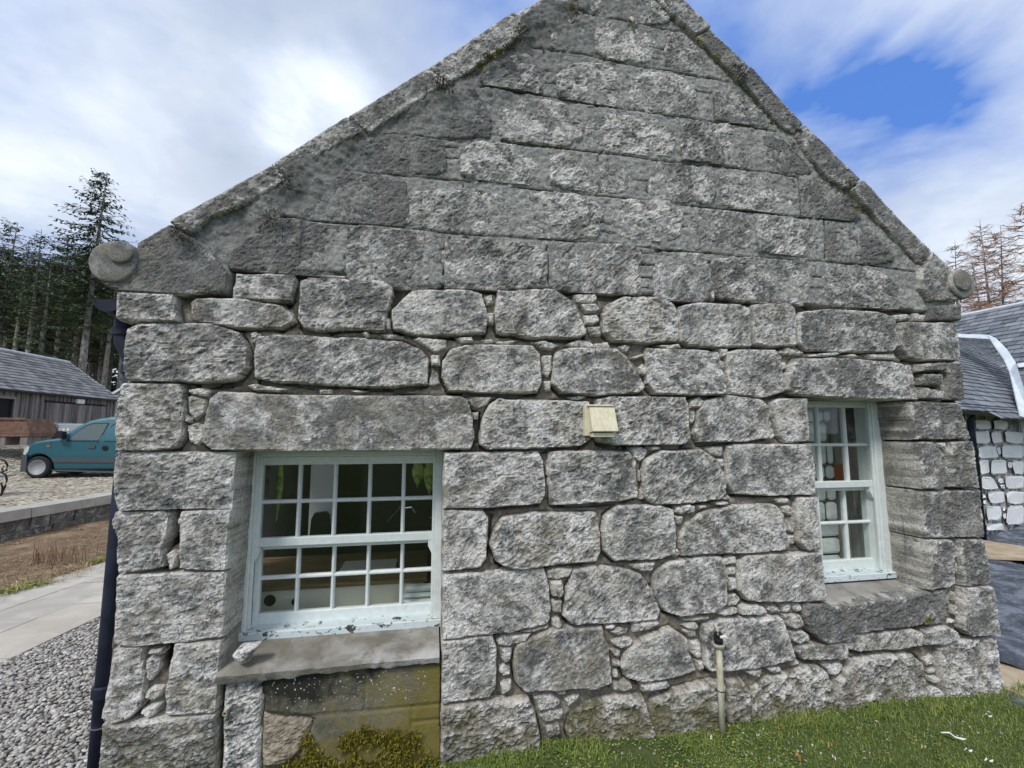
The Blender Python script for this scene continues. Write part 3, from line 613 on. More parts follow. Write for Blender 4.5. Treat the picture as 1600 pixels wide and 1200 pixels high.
# skew (coping) stones: (outline, dark, moss, warm)
COPE = [
([(225,385),(272,356),(303,375),(345,412),(358,430),(357,456),(290,463),(200,458),(172,448),(186,430),(215,412)],.75,0,.1),
([(274,352),(430,263),(449,284),(425,303),(380,325),(330,345),(303,370)],.45,.05,.15),
([(432,260),(544,191),(565,213),(545,224),(500,247),(470,268),(452,281)],.45,.05,.15),
([(547,189),(668,116),(698,137),(660,160),(610,190),(578,211)],.35,.05,.1),
([(671,113),(800,30),(824,52),(780,85),(740,112),(703,133)],.3,.1,.1),
([(803,27),(860,-3),(920,-40),(985,-84),(985,-50),(940,-18),(875,17),(828,48)],.3,.1,.1),
([(986,-84),(1057,0),(1103,51),(1080,62),(1020,6),(986,-50)],.3,.1,.1),
([(1105,54),(1163,110),(1147,128),(1113,95),(1083,64)],.45,.2,.2),
([(1165,113),(1250,197),(1236,212),(1215,202),(1180,163),(1150,130)],.75,.1,.05),
([(1253,200),(1335,285),(1318,300),(1290,284),(1262,255),(1239,216)],.6,.05,.05),
([(1338,288),(1400,350),(1448,393),(1439,415),(1425,410),(1380,362),(1322,302)],.5,0,.1),
([(1450,396),(1476,421),(1488,440),(1490,471),(1441,471),(1430,452),(1429,424),(1441,414)],.45,.1,.15),
]
def wp(poly): return np.array([W(a, b)[[0, 2]] for a, b in poly])
WL = wp([(372,703.5),(692,703.5),(689,1021),(345,1042)])       # left opening
XL0, XL1, ZL0, ZL1 = -.925, .071, .552, 1.553
XR0, XR1, ZR0, ZR1 = 2.298, 3.064, .652, 1.846
SB = .20                                                      # window set-back
RS = [0]
def stone(poly, h, name, parent, dk=.4, mo=0, wm=.1, proud=.035, base=.035, er=.012, amp=1.0, depth=.12, material=None, sm=0, jit=.006, grow=.005):
    RS[0] += 1; o = RS[0]*13.7
    P = smoothpoly(poly, sm)
    fn = lambda x, z: sdf(P, x, z)+grow+jit*fbm(x, z, 16, o, 3)
    bb = (P[:, 0].min()-.006, P[:, 1].min()-.006, P[:, 0].max()+.006, P[:, 1].max()+.006)
    store = {}
    tx, tz = RNG.uniform(-.05, .05, 2); cx, cz = P.mean(0)
    ang = RNG.uniform(-.5, .75); ca, sa = math.cos(ang), math.sin(ang)
    def yf(x, z, d):
        e = np.clip(d/er, 0, 1); prof = np.sqrt(np.maximum(0, 1-(1-e)**2))
        xr, zr = x*ca+z*sa, -x*sa+z*ca
        n1 = fbm(x, z, 5.5, o+1, 2); n2 = fbm(xr, zr, 17, o+2, 3, .55, 1.0, 1.7)
        n3 = 1-2*np.abs(fbm(xr, zr, 42, o+3, 2, .6, .8, 1.7)); n4 = vn(p3(x*85, z*85, o+4))
        rel = .008*n1+.0058*n2+.0040*(n3-.6)+.0026*n4
        store['pit'] = np.clip(.5+(n2*.55+(n3-.6)*.35+n4*.2), 0, 1)
        return -base+(base+proud)*prof+amp*rel*np.clip(d/.012, .15, 1)+(x-cx)*tx+(z-cz)*tz
    V, F, d = plate(fn, bb, h, yf, depth)
    ob = mk(name, V, F, material or M['granite'], parent, smooth=False, col=(dk, mo, wm))
    pit = np.zeros(len(V)); pit[:len(store['pit'])] = store['pit']
    # edge wear: arrises a little paler
    a = ob.data.attributes.new('pit', 'FLOAT', 'POINT'); a.data.foreach_set('value', pit.astype(np.float32))
    edg = np.zeros(len(V)); edg[:len(d)] = np.clip(1-d/.032, 0, 1)
    if er > .0095 and depth < .06: edg *= .3
    ob.data.attributes.new('edge', 'FLOAT', 'POINT').data.foreach_set('value', edg.astype(np.float32))
    return ob
JAMB = []
for poly, dk, mo, wm in LOW:
    P = wp(poly); c = P.mean(0)
    dp = .11
    # stones that form the jambs, lintels and corners run back into the wall
    nearL = (P[:, 0].max() > XL0-.03 and P[:, 0].min() < XL1+.03 and P[:, 1].max() > ZL0-.06 and P[:, 1].min() < ZL1+.03)
    nearR = (P[:, 0].max() > XR0-.03 and P[:, 0].min() < XR1+.03 and P[:, 1].max() > ZR0-.03 and P[:, 1].min() < ZR1+.03)
    if nearL or nearR: dp = .29
    if P[:, 0].min() < -1.30 or P[:, 0].max() > 3.40: dp = .45
    big = (P[:, 0].max()-P[:, 0].min())*(P[:, 1].max()-P[:, 1].min())
    low = c[1] < .35
    stone(P, .0085, 'stone', cot, min(1, dk+RNG.uniform(-.08, .08)), mo, wm, proud=RNG.uniform(.022, .04), base=.03, er=.009 if not low else .016, amp=RNG.uniform(.75, 1.3) if not low else 2.1, depth=dp)
for s_ in PIN:
    P = wp([tuple(map(float, q.split(','))) for q in s_.split()]); c = P.mean(0)
    stone(P, .0085, 'pinning_stone', cot, RNG.uniform(-.1, .35), .0 if c[1] > .4 else .2, RNG.uniform(.1, .6), proud=RNG.uniform(.010, .028), base=.03, er=.010, amp=1.0, depth=.08, jit=.003, grow=.002)
for poly, dk, mo, wm in HI:
    P = wp(poly); stone(P, .010, 'stone', cot, dk*.62+.13+(.22 if dk > .84 else 0), mo, wm, proud=.017, base=.0, er=.016, amp=1.2, depth=.05, jit=.018, grow=.030)
for i, (poly, dk, mo, wm) in enumerate(COPE):
    P = wp(poly)
    stone(P, .011, 'coping_stone', cot, min(1, dk+.15), mo, wm, proud=.040, base=-.02, er=.010, amp=.9, depth=.36, jit=.002, grow=.006)
# scroll rolls of the two skewputts
def scroll(cx, cz, r, r2, ox, oz, dk):
    for rr, x_, z_, y0, nm in ((r, cx, cz, .058, 'scroll'), (r2, ox, oz, .074, 'scroll_eye')):
        b_ = MB(); dd_ = .34 if nm == 'scroll' else 0.0
        b_.lathe((x_, dd_, z_), (0, -1, 0), [(0, rr), (dd_+y0-.022, rr), (dd_+y0-.010, rr*.985), (dd_+y0-.002, rr*.94), (dd_+y0, rr*.86), (dd_+y0+.002, rr*.5), (dd_+y0, rr*.1)], 44)
        so_ = b_.build(nm, M['granite_smooth'], cot, smooth=True, col=(dk, .25, .35)); so_.data.attributes.new('pit', 'FLOAT', 'POINT').data.foreach_set('value', np.full(len(so_.data.vertices), .45, np.float32))
w_ = W(188, 415); w2 = W(203, 402); scroll(w_[0], w_[2], .104, .056, w2[0], w2[2], .8)
w_ = W(1490, 447); w2 = W(1487, 443); scroll(w_[0], w_[2], .106, .072, w2[0], w2[2], .62)
# ---- mortar face (heightfield) with joints, incised lines and open gaps
GAB = wp([(160,1290),(163,1128),(187,840),(190,705),(197,600),(199,515),(195,460),(230,390),(272,360),(430,270),(545,200),(670,125),(803,40),(985,-66),(1057,10),(1150,115),(1250,208),(1335,293),(1448,402),(1470,440),(1490,470),(1493,505),(1501,625),(1521,762),(1539,910),(1563,1075),(1572,1130)])
BND = wp([(150,462),(358,460),(366,424),(440,428),(545,434),(600,443),(640,453),(700,446),(800,449),(870,452),(930,458),(1020,460),(1080,472),(1120,464),(1190,474),(1250,476),(1340,482),(1398,482),(1440,488),(1520,482),(1700,-300),(150,-300)])
LINES = [[(440,341),(520,349),(600,356),(690,364),(760,369),(860,376),(950,382),(1030,390),(1150,402),(1260,408),(1350,415),(1430,425)],
[(540,268),(600,273),(640,277),(735,286)],[(800,293),(900,305),(1000,313),(1100,325),(1200,335),(1250,341),(1330,348)],
[(600,212),(660,216),(712,221)],[(780,225),(870,232),(940,241),(1000,248),(1050,255),(1100,260),(1200,270),(1245,278)],
[(750,138),(800,145),(860,153),(900,162),(960,170),(1000,175),(1050,182),(1100,191),(1150,197),(1210,207)],
[(828,75),(870,82),(920,90),(980,102),(1040,112),(1080,120),(1140,130)],[(890,18),(960,34),(990,38)],[(995,38),(1058,52)],
[(1245,278),(1247,300),(1250,340)],[(1285,343),(1288,370),(1286,405)],[(985,412),(1025,416)],[(988,433),(1022,436)],[(992,449),(1022,453)],[(983,395),(1020,397)],
[(1260,432),(1284,434)],[(1262,450),(1283,451)],[(935,348),(957,352)],[(932,362),(958,366)],[(836,316),(868,317)],[(866,317),(872,308),(890,305)],
[(693,232),(716,232)],[(694,249),(716,249)],[(1055,335),(1078,337)],[(1060,355),(1078,355)],[(980,282),(1015,284)],[(845,75),(850,86)],[(850,113),(875,117)],[(852,132),(872,133)],
[(1015,77),(1038,79)],[(1012,92),(1034,94)],[(1080,143),(1112,148)],[(874,168),(890,180),(902,204)],[(835,388),(855,402)],[(900,382),(880,400)],[(854,385),(856,445)],[(703,372),(690,395)],[(675,370),(690,395),(693,430)]]
DEEP = [([(605,444),(645,451),(700,444),(704,453),(645,456),(617,486),(606,494)],.14),([(362,426),(440,428),(545,436),(545,428),(440,423),(366,418)],.09),([(1020,393),(1050,393),(1095,397),(1092,402),(1030,399)],.06),
([(783,220),(805,220),(806,226),(785,227)],.05),([(1102,412),(1108,410),(1120,420),(1110,422)],.05),([(268,800),(284,800),(284,830),(278,848),(262,858),(266,840)],.09),([(735,640),(750,645),(748,690),(742,690)],.06),
([(258,1010),(275,1010),(268,1030),(256,1050),(254,1030)],.05),([(1475,700),(1478,730),(1472,745),(1470,715)],.05),([(925,1070),(960,1064),(962,1074),(930,1078)],.05),([(760,805),(770,806),(762,870),(758,870)],.05)]
LW = [wp(l) for l in LINES]; DW = [(wp(p_), q_) for p_, q_ in DEEP]
RAKE0 = wp([(225,385),(985,-66)]); RAKE1 = wp([(985,-66),(1470,420)])
def seg_d(x, z, L):
    dm = np.full(x.shape, 1e9)
    for (ax, az), (bx, bz) in zip(L[:-1], L[1:]):
        ex, ez = bx-ax, bz-az; t_ = np.clip(((x-ax)*ex+(z-az)*ez)/(ex*ex+ez*ez), 0, 1)
        dm = np.minimum(dm, (x-ax-t_*ex)**2+(z-az-t_*ez)**2)
    return np.sqrt(dm)
OPL = np.array([(XL0-.012, ZL0-.75), (XL1+.004, ZL0-.75), (XL1+.004, ZL1+.012), (XL0-.012, ZL1+.012)])
OPR = np.array([(XR0-.012, ZR0-.03), (XR1+.012, ZR0-.03), (XR1+.012, ZR1+.012), (XR0-.012, ZR1+.012)])
def dom(x, z): return np.minimum(np.minimum(sdf(GAB, x, z), -sdf(OPL, x, z)), -sdf(OPR, x, z))
mst = {}
_LP = [wp(q[0]) for q in LOW]
def groove(x, z):
    # joints washed out under (and thinly beside) every block
    g = np.zeros(x.shape)
    for P in _LP:
        m_ = (x > P[:, 0].min()-.03) & (x < P[:, 0].max()+.03) & (z > P[:, 1].min()-.05) & (z < P[:, 1].max()+.03)
        if not m_.any(): continue
        xs_, zs_ = x[m_], z[m_]; d0 = sdf(P, xs_, zs_); wv = .5+.5*vn(p3(xs_*7, zs_*7, P[0, 0]*9))
        dn_ = sdf(P, xs_, zs_+.010+.025*wv); a = np.clip(dn_/.004+.5, 0, 1)*(d0 < .004)
        b_ = np.clip(1-np.abs(d0+.006)/.007, 0, 1)*np.clip(wv*1.6-.4, 0, 1)
        g[m_] = np.maximum(g[m_], np.maximum(a, b_*.8))
    return g
def ymort(x, z, d):
    ub = sdf(BND, x, z)+.006*fbm(x, z, 20, 3.3, 2); up = np.clip(ub/.012+.5, 0, 1)
    n = fbm(x, z, 9, 5.5, 3); n2 = fbm(x, z, 38, 6.6, 2)
    lo = -.014+.016*n+.008*n2; hi = .011+.008*n+.007*n2+.0045*vn(p3(x*60, z*60, 3.0))
    # smeared mortar fillet under the left skew
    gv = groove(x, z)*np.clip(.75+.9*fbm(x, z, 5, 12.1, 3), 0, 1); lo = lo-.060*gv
    ra = seg_d(x, z, RAKE0); hi = hi+.03*np.clip(1-ra/.42, 0, 1)*np.clip(.6+1.2*fbm(x, z, 6, 9.1, 3), 0, 1)
    y = lo*(1-up)+hi*up
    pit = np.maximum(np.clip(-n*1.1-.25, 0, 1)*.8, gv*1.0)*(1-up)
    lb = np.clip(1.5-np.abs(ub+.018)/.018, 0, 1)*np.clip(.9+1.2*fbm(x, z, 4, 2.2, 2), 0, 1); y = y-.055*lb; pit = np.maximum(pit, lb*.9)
    for L in LW:
        m_ = (x > L[:, 0].min()-.03) & (x < L[:, 0].max()+.03) & (z > L[:, 1].min()-.03) & (z < L[:, 1].max()+.03)
        if m_.any():
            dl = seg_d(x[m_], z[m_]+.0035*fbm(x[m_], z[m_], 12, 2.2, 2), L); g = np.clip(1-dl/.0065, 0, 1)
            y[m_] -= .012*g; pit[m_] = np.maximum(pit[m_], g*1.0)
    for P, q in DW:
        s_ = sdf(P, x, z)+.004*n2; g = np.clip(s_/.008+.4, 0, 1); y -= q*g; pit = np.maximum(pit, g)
    # ragged cracks in the upper pointing
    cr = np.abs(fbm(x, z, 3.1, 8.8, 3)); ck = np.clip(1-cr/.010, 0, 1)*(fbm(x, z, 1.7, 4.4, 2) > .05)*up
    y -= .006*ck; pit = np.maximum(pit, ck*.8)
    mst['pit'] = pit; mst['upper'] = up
    left = np.clip(1-(seg_d(x, z, RAKE0))/.9, 0, 1)*.8; right = np.clip(1-(seg_d(x, z, RAKE1))/.5, 0, 1)*.35
    mst['drk'] = np.maximum(left, right)*up
    return y
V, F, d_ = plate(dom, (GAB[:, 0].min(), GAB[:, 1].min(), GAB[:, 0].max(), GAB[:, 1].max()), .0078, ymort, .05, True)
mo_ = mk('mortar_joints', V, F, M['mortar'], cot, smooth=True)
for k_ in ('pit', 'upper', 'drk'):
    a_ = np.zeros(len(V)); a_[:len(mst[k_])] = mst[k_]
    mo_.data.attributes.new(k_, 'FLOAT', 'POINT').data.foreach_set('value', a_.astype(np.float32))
# ---- rest of the building: side walls, back, roof
b = MB(); b.box((-1.40, .46, -.3), (-1.26, .64, 2.3)); b.box((-1.40, 1.2, -.3), (-1.26, 6.0, 2.3)); b.box((-1.40, .64, -.3), (-1.26, 1.2, .85)); b.box((-1.40, .64, 1.95), (-1.26, 1.2, 2.3)); b.box((-1.26, 5.6, -.3), (3.4, 6.0, 2.3)); b.box((3.40, .46, -.3), (3.50, 6.0, 2.4)); b.build('side_wall', M['whitewash'], cot)  # left wall gap is an added opening that lets light into the kitchen
# core of the gable wall behind the facing, with the two openings
core = MB()
def coreslab(x0, x1, z0, z1): core.box((x0, .052, z0), (x1, .45, z1))
coreslab(-1.30, XL0-.30, -.3, 2.2); coreslab(XL1+.10, XR0-.10, -.3, 2.2); coreslab(XR1+.10, 3.40, -.3, 2.2)
coreslab(XL0-.298, XL1+.098, ZL1+.30, 2.2); coreslab(XR0-.098, XR1+.098, ZR1+.12, 2.2); coreslab(XR0-.098, XR1+.098, -.3, ZR0-.2); coreslab(XL0-.298, XL1+.098, -.3, ZL0-.2)
core.build('wall_core', M['gapmortar'], cot)
core2 = MB(); core2.prism([(-1.30, .052, 2.202), (3.40, .052, 2.202), (3.40, .052, 2.55), (1.22, .052, 4.55), (-1.30, .052, 2.5)], (0, .3, 0)); core2.build('gable_core', M['gapmortar'], cot)
# lining of the reveals behind the facing stones
# ============================================================ below the left window: sill slab, render panel, exposed rubble
sb = MB()
nx_ = 40; xs = np.linspace(XL0-.012, XL1-.004, nx_); V = []; 
for i, x in enumerate(xs):
    w0 = .0015*math.sin(i*1.3)+.0016*RNG.randn()*.5
    V += [(x, -.030+w0, .507+.006*RNG.randn()*.4+(-.008 if x < -.6 else 0)), (x, -.040+w0, .535+w0*.4), (x, -.030+w0, .551+w0*.5), (x, .0, .560), (x, .245, .612), (x, .245, .45)]
F = [[i*6+k, (i+1)*6+k, (i+1)*6+(k+1) % 6, i*6+(k+1) % 6] for i in range(nx_-1) for k in range(6)]+[[5, 4, 3, 2, 1, 0], [(nx_-1)*6+k for k in range(6)]]
def _sillm(t):
    p = t.pos(); a = t.noise(p, 7, 5, .65, .4); b = t.noise(p, 90, 3); s_ = t.sep(p)
    c = t.mix(t.rng(a, .38, .66), (.17, .155, .125), (.30, .285, .25))
    c = t.mix(t.m('MULTIPLY', t.rng(t.m('ADD', a, t.rng(s_[0], -.6, .1, -.15, .25)), .5, .75), t.rng(s_[1], -.05, .06, 1, .2)), c, (.48, .46, .44))
    c = t.mix(t.rng(t.m('ADD', t.noise(p, 9, 5, .6, .6), t.rng(s_[2], .48, .545, .22, 0)), .62, .78, 0, .85), c, (.05, .05, .045))
    return c, t.bump(t.m('ADD', b, a), .5, .008)
M['sillstone'] = mat('worn sandstone sill', _sillm, rough=.9)
mk('window_sill_stone', V, F, M['sillstone'], cot, smooth=False)
PAN = wp([(349,1060),(688,1040),(687,1195),(690,1290),(345,1300)])
RL = [wp(l) for l in ([(480,1118),(560,1111),(688,1098)], [(570,1056),(569,1109)], [(645,1103),(643,1136)], [(645,1127),(688,1122)])]
EXP = wp([(340,1060),(412,1062),(414,1085),(412,1112),(470,1117),(492,1122),(486,1148),(470,1180),(462,1300),(330,1300)])
pst = {}
def ypan(x, z, d):
    e = sdf(EXP, x, z)+.008*fbm(x, z, 22, 1.1, 3); g = np.clip(e/.008+.5, 0, 1)
    n = fbm(x, z, 10, 3.1, 3)
    y = .006+.004*n; 
    for L in RL: y -= .012*np.clip(1-seg_d(x, z, L)/.007, 0, 1)
    return y*(1-g)+g*(-.02+.02*fbm(x, z, 16, 7.7, 3)+.008*(1-2*np.abs(fbm(x, z, 40, 2.7, 2))))-0.0
V, F, d_ = plate(lambda x, z: sdf(PAN, x, z), (PAN[:, 0].min(), PAN[:, 1].min(), PAN[:, 0].max(), PAN[:, 1].max()), .009, ypan, .08)
def _panm(t):
    return _render(t)
rp = mk('render_panel', V, F, M['render'], cot, smooth=True)
stone(wp([(352,1072),(372,1064),(408,1064),(411,1095),(406,1130),(408,1160),(404,1230),(348,1240),(350,1120)]), .008, 'stone', cot, .35, 0, 0, proud=.012, base=.03, er=.03, amp=1.5, depth=.06)
stone(wp([(412,1116),(450,1118),(488,1124),(482,1150),(464,1180),(440,1196),(410,1198)]), .008, 'rubble_mortar', cot, 0, 0, .95, proud=.010, base=.03, er=.03, amp=1.6, depth=.06, material=M['tan'])
# cut pipe end poking out at the left of the panel
b = MB(); c0 = W(352, 1109); b.lathe(c0+np.array([0, .04, 0]), (0.15, -1, 0), [(0, .010), (.075, .010), (.075, .0065), (.03, .006)], 14); b.build('pipe_stub', M['pvc'], cot, smooth=False)
# loose stone lying on the left end of the sill
so = empty('loose_stone', (XL0+.09, .03, .562), 'small pale loose stone on the left end of the window sill', 'stone')
Ps = wp([(366,1022),(378,1008),(408,1003),(402,1012),(395,1018),(391,1030),(383,1034),(372,1028)])
stone(Ps, .005, 'stone_lump', so, .0, 0, .1, proud=.045, base=.0, er=.03, amp=.8, depth=.01, jit=.002)
# ============================================================ sash windows
def sash_window(x0, x1, z0, z1, cols, gx0, gx1, rowsU, rowsL, full=True):
    y = SB; P_ = M['paint']
    f = MB()     # outer box frame: linings and staff beads
    f.box((x0-.05, y, z0-.02), (x0+.045, y+.14, z1+.05), .004); f.box((x1-.045, y, z0-.02), (x1+.05, y+.14, z1+.05), .004)
    f.box((x0+.045, y, rowsU[-1][1]+.047), (x1-.045, y+.14, z1+.05), .004)
    win = f.build('sash_window', P_, cot)
    g = MB(); g.box((x0-.005, y-.022, z0-.030), (x1+.005, y+.10, z0-.0125), .003); g.build('rot_and_gap_strip', M['dark'], win)  # dark strip gives the rot line and the shade of the gap below
    for a, c in ((x0+.045, 1), (x1-.045, -1)):
        g = MB(); g.box((min(a, a+c*.016), y+.012, z0+.03), (max(a, a+c*.016), y+.03, rowsU[-1][1]+.047), .003); g.build('staff_bead', P_, win)
    g = MB(); g.box((x0-.01, y-.03, z0-.012), (x1+.01, y+.12, z0+.028), .004); g.build('timber_sill', M['peel'], win)
    gaps = [gx0+(gx1-gx0)*k/cols for k in range(cols+1)]; bw = .0105
    for nm, rows, yy, bot, top in (('upper_sash', rowsU, y+.028, .045, .045), ('lower_sash', rowsL, y+.072, .085, .035)):
        s_ = MB(); zb, zt = rows[0][0], rows[-1][1]; yb = yy+.042
        fx0, fx1 = x0+.047, x1-.047
        s_.box((fx0, yy, zb-bot), (gx0, yb, zt+top), .004); s_.box((gx1, yy, zb-bot), (fx1, yb, zt+top), .004)
        s_.box((gx0, yy+.001, zb-bot), (gx1, yb-.001, zb), .004); s_.box((gx0, yy+.001, zt), (gx1, yb-.001, zt+top), .004)
        sa = s_.build(nm, P_, win)
        q = MB()
        for xg in gaps[1:-1]: 
            q.prism([(xg-bw, yy+.016, zb-.001), (xg-.0035, yy+.004, zb-.001), (xg+.0035, yy+.004, zb-.001), (xg+bw, yy+.016, zb-.001), (xg+bw, yb-.004, zb-.001), (xg-bw, yb-.004, zb-.001)], (0, 0, zt-zb+.002))
        q.build('vertical_glazing_bar', P_, win)
        q = MB()
        for (a0, a1), (b0, b1) in zip(rows[:-1], rows[1:]):
            zc = (a1+b0)/2
            q.prism([(gx0-.001, yy+.018, zc-bw), (gx0-.001, yy+.0055, zc-.0035), (gx0-.001, yy+.0055, zc+.0035), (gx0-.001, yy+.018, zc+bw), (gx0-.001, yb-.006, zc+bw), (gx0-.001, yb-.006, zc-bw)], (gx1-gx0+.002, 0, 0))
        q.build('horizontal_glazing_bar', P_, win)
        # putty bevels round the glass
        for (r0, r1) in rows:
            for c in range(cols):
                xa = gaps[c]+(bw if c else 0); xb = gaps[c+1]-(bw if c < cols-1 else 0)
                pn = MB(); pn.box((xa-.002, yy+.022, r0-.002), (xb+.002, yy+.025, r1+.002)); pn.build('glass_pane', M['glass'], win)
    # horns of the upper sash
    for xx in (x0+.047, x1-.047-.034):
        h_ = MB(); zz = rowsU[0][0]-.045
        h_.prism([(xx, y+.030, zz), (xx+.034, y+.030, zz), (xx+.034, y+.030, zz-.03), (xx+(.034 if xx > (x0+x1)/2 else .012), y+.030, zz-.075), (xx+(.022 if xx > (x0+x1)/2 else 0), y+.030, zz-.075), (xx, y+.030, zz-.03)], (0, .034, 0))
        h_.build('sash_horn', P_, win)
    return win
def zz(px, py, y): return W(px, py, y)[2]
yu, yl = SB+.045, SB+.09
rU = [(zz(550, 835, yu), zz(550, 785, yu)), (zz(550, 777, yu), zz(550, 725, yu))]
rL = [(zz(550, 948, yl), zz(550, 901, yl)), (zz(550, 891, yl), zz(550, 852, yl))]
WA = sash_window(-.955, .082, .605, ZL1+.01, 5, W(412, 750, yu)[0], W(682, 750, yu)[0], rU, rL)
rU = [(zz(1330, 751, yu), zz(1330, 699, yu)), (zz(1330, 691, yu), zz(1330, 637, yu))]
rL = [(zz(1330, 873, yl), zz(1330, 820, yl)), (zz(1330, 812, yl), zz(1330, 766, yl))]
pit_ = W(1320, 680, yu)[0]; gr_ = W(1361, 680, yu)[0]
WB = sash_window(2.29, 3.06, .690, ZR1+.02, 3, gr_-3*(gr_-pit_), gr_, rU, rL)
# stone sill slab of right window (sloping dressed top running under the frame)
b = MB(); b.prism([(XR0+.005, -.015, ZR0-.028), (XR0+.005, .26, ZR0+.035), (XR0+.005, .26, ZR0-.15), (XR0+.005, .0, ZR0-.15)], (XR1-XR0-.002, 0, 0)); b.build('window_sill_stone', M['sillstone'], cot)
# ============================================================ rooms behind the windows
rm = MB(); Z0, Z1 = .12, 2.25
X0i, X1i, Y0i, Y1i = -1.2, 3.35, .452, 3.6
for ya_, yb_, za_, zb_ in ((Y0i, .64, Z0, Z1), (1.2, Y1i, Z0, Z1), (.64, 1.2, Z0, .85), (.64, 1.2, 1.95, Z1)): rm.add([(X0i, ya_, za_), (X0i, yb_, za_), (X0i, yb_, zb_), (X0i, ya_, zb_)], [[0, 1, 2, 3]])  # gap repeats the added side opening, out of view
rm.add([(X1i, Y0i, Z0), (X1i, Y1i, Z0), (X1i, Y1i, Z1), (X1i, Y0i, Z1)], [[3, 2, 1, 0]])
bk = MB(); bk.box((X0i, Y1i, Z0), (X1i, Y1i+.05, Z1)); bk.build('dark_back_wall', M['floor'], cot)  # coloured near-black to give the dimness of the room
rm.add([(X0i, Y0i, Z1), (X1i, Y0i, Z1), (X1i, Y1i, Z1), (X0i, Y1i, Z1)], [[0, 1, 2, 3]])
rm.build('interior_wall', M['plaster'], cot)
b = MB(); b.box((1.3, .46, Z0), (1.4, Y1i, Z1)); b.build('partition_wall', M['plaster'], cot)
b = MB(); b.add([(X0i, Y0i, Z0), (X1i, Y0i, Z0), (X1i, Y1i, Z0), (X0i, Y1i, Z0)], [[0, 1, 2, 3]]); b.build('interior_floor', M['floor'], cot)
for a0, a1, sx_ in ((-.965, -1.03, 1), (.09, .22, 1), (3.07, 3.2, 1), (2.285, 2.2, 1)):
    b = MB(); b.prism([(a0, SB+.142, .58), (a1, .60, .58), (a1+(.02 if a1 > a0 else -.02), .60, .58), (a0+(.02 if a1 > a0 else -.02), SB+.142, .58)], (0, 0, 1.32)); b.build('window_reveal', M['plaster'], cot)
b = MB(); b.box((-1.1, SB+.142, .575), (.2, .50, .60)); b.box((2.2, SB+.142, .655), (3.2, .60, .68)); b.build('inner_sill', M['white'], cot)
b = MB(); b.box((-.60, 1.9, Z0), (1.29, 2.0, 2.2)); b.build('dark_partition', M['floor'], cot)  # same near-black colour for the dim room beyond the panes
# kitchen worktop on a cream cabinet
kt = empty('kitchen_worktop', (-.55, .95, Z0), 'brown wooden worktop on a cream cabinet inside the left window', 'worktop')
b = MB(); b.box((-1.18, .50, .725), (.0, 1.15, .755), .004); b.build('worktop', M['wood'], kt)
b = MB(); b.box((-1.16, .52, Z0), (-.02, 1.1, .7245), .004); b.build('cabinet', M['cream'], kt)
for px_, py_, rr in ((422, 938, .032), (462, 940, .022)):
    c_ = W(px_, py_, .52); b = MB(); b.lathe(c_, (0, -1, 0), [(0, rr), (.004, rr), (.006, rr*.7)], 20); b.build('cabinet_vent', M['dark'], kt)
cb = MB(); cb.box((-.55, .66, .757), (-.20, .88, .775), .006); tag(cb.build('chopping_board', M['cream'], None, loc=(-.38, .77, .757)), 'pale chopping board lying on the wooden worktop inside the window', 'chopping board')
# dark chair
c_ = W(500, 815, 1.25); ch = empty('chair', (c_[0], 1.25, Z0), 'black high backed chair behind the worktop', 'chair')
b = MB(); P_ = [W(a, d_2, 1.25) for a, d_2 in ((482, 850), (486, 812), (491, 802), (508, 800), (514, 806), (516, 850))]; b.prism(P_, (0, .05, 0)); b.build('backrest', M['dark'], ch)
b = MB(); b.box((c_[0]-.16, 1.16, .55), (c_[0]+.16, 1.33, .6), .01); b.build('seat', M['dark'], ch)
for sx_ in (-.14, .14):
    for sy_ in (1.18, 1.31):
        b = MB(); b.tube([(c_[0]+sx_, sy_, Z0), (c_[0]+sx_, sy_, .56)], .015, 6); b.build('leg', M['dark'], ch)
# tall white door panel at the back, cooker with pans and a tap
b = MB(); a_, c_ = W(486, 730, 1.35), W(521, 800, 1.35); b.box((a_[0], 1.35, .80), (c_[0], 1.39, 2.2), .004)
tag(b.build('white_panel', M['white'], None, loc=(a_[0], 1.35, .8)), 'white panel standing in the room behind the black chair', 'panel')
ck = empty('cooker', (.15, 1.35, Z0), 'dark cooker with a steel hob right of the sink tap', 'cooker')
b = MB(); b.box((-.02, 1.15, Z0), (.42, 1.65, .98), .006); b.build('body', M['dark'], ck)
b = MB(); b.box((.0, 1.17, .985), (.40, 1.63, .995), .003); b.build('hob', M['chrome'], ck)
b = MB(); b.lathe((.1, 1.3, .997), (0, 0, 1), [(0, .07), (.09, .075), (.09, .07), (.02, .068)], 18); tag(b.build('saucepan', M['chrome'], None, smooth=False, loc=(.1, 1.3, .997)), 'steel saucepan on the dark cooker', 'saucepan')
tp = empty('tap', (-.18, 1.1, .746), 'chrome swan neck tap seen in the middle of the left window', 'tap')
b = MB(); b.tube([(-.18, 1.1, .746), (-.18, 1.1, 1.02), (-.165, 1.08, 1.08), (-.12, 1.05, 1.09), (-.09, 1.03, 1.05)], .011, 10); b.build('spout', M['chrome'], tp)
b = MB(); b.tube([(-.30, 1.05, .98), (-.20, 1.05, 1.10)], .006, 8); b.build('handle', M['chrome'], tp)
# folded white towels low at the right of the window
fd = empty('folded_towels', (.0, .42, .60), 'pile of folded white towels in the lower right corner of the left window', 'towels')
for i in range(4):
    b = MB(); b.box((-.16+.01*i, .375+.006*i, .602+.034*i), (.07, .47, .632+.034*i), .014); b.build('towel', M['white'], fd)
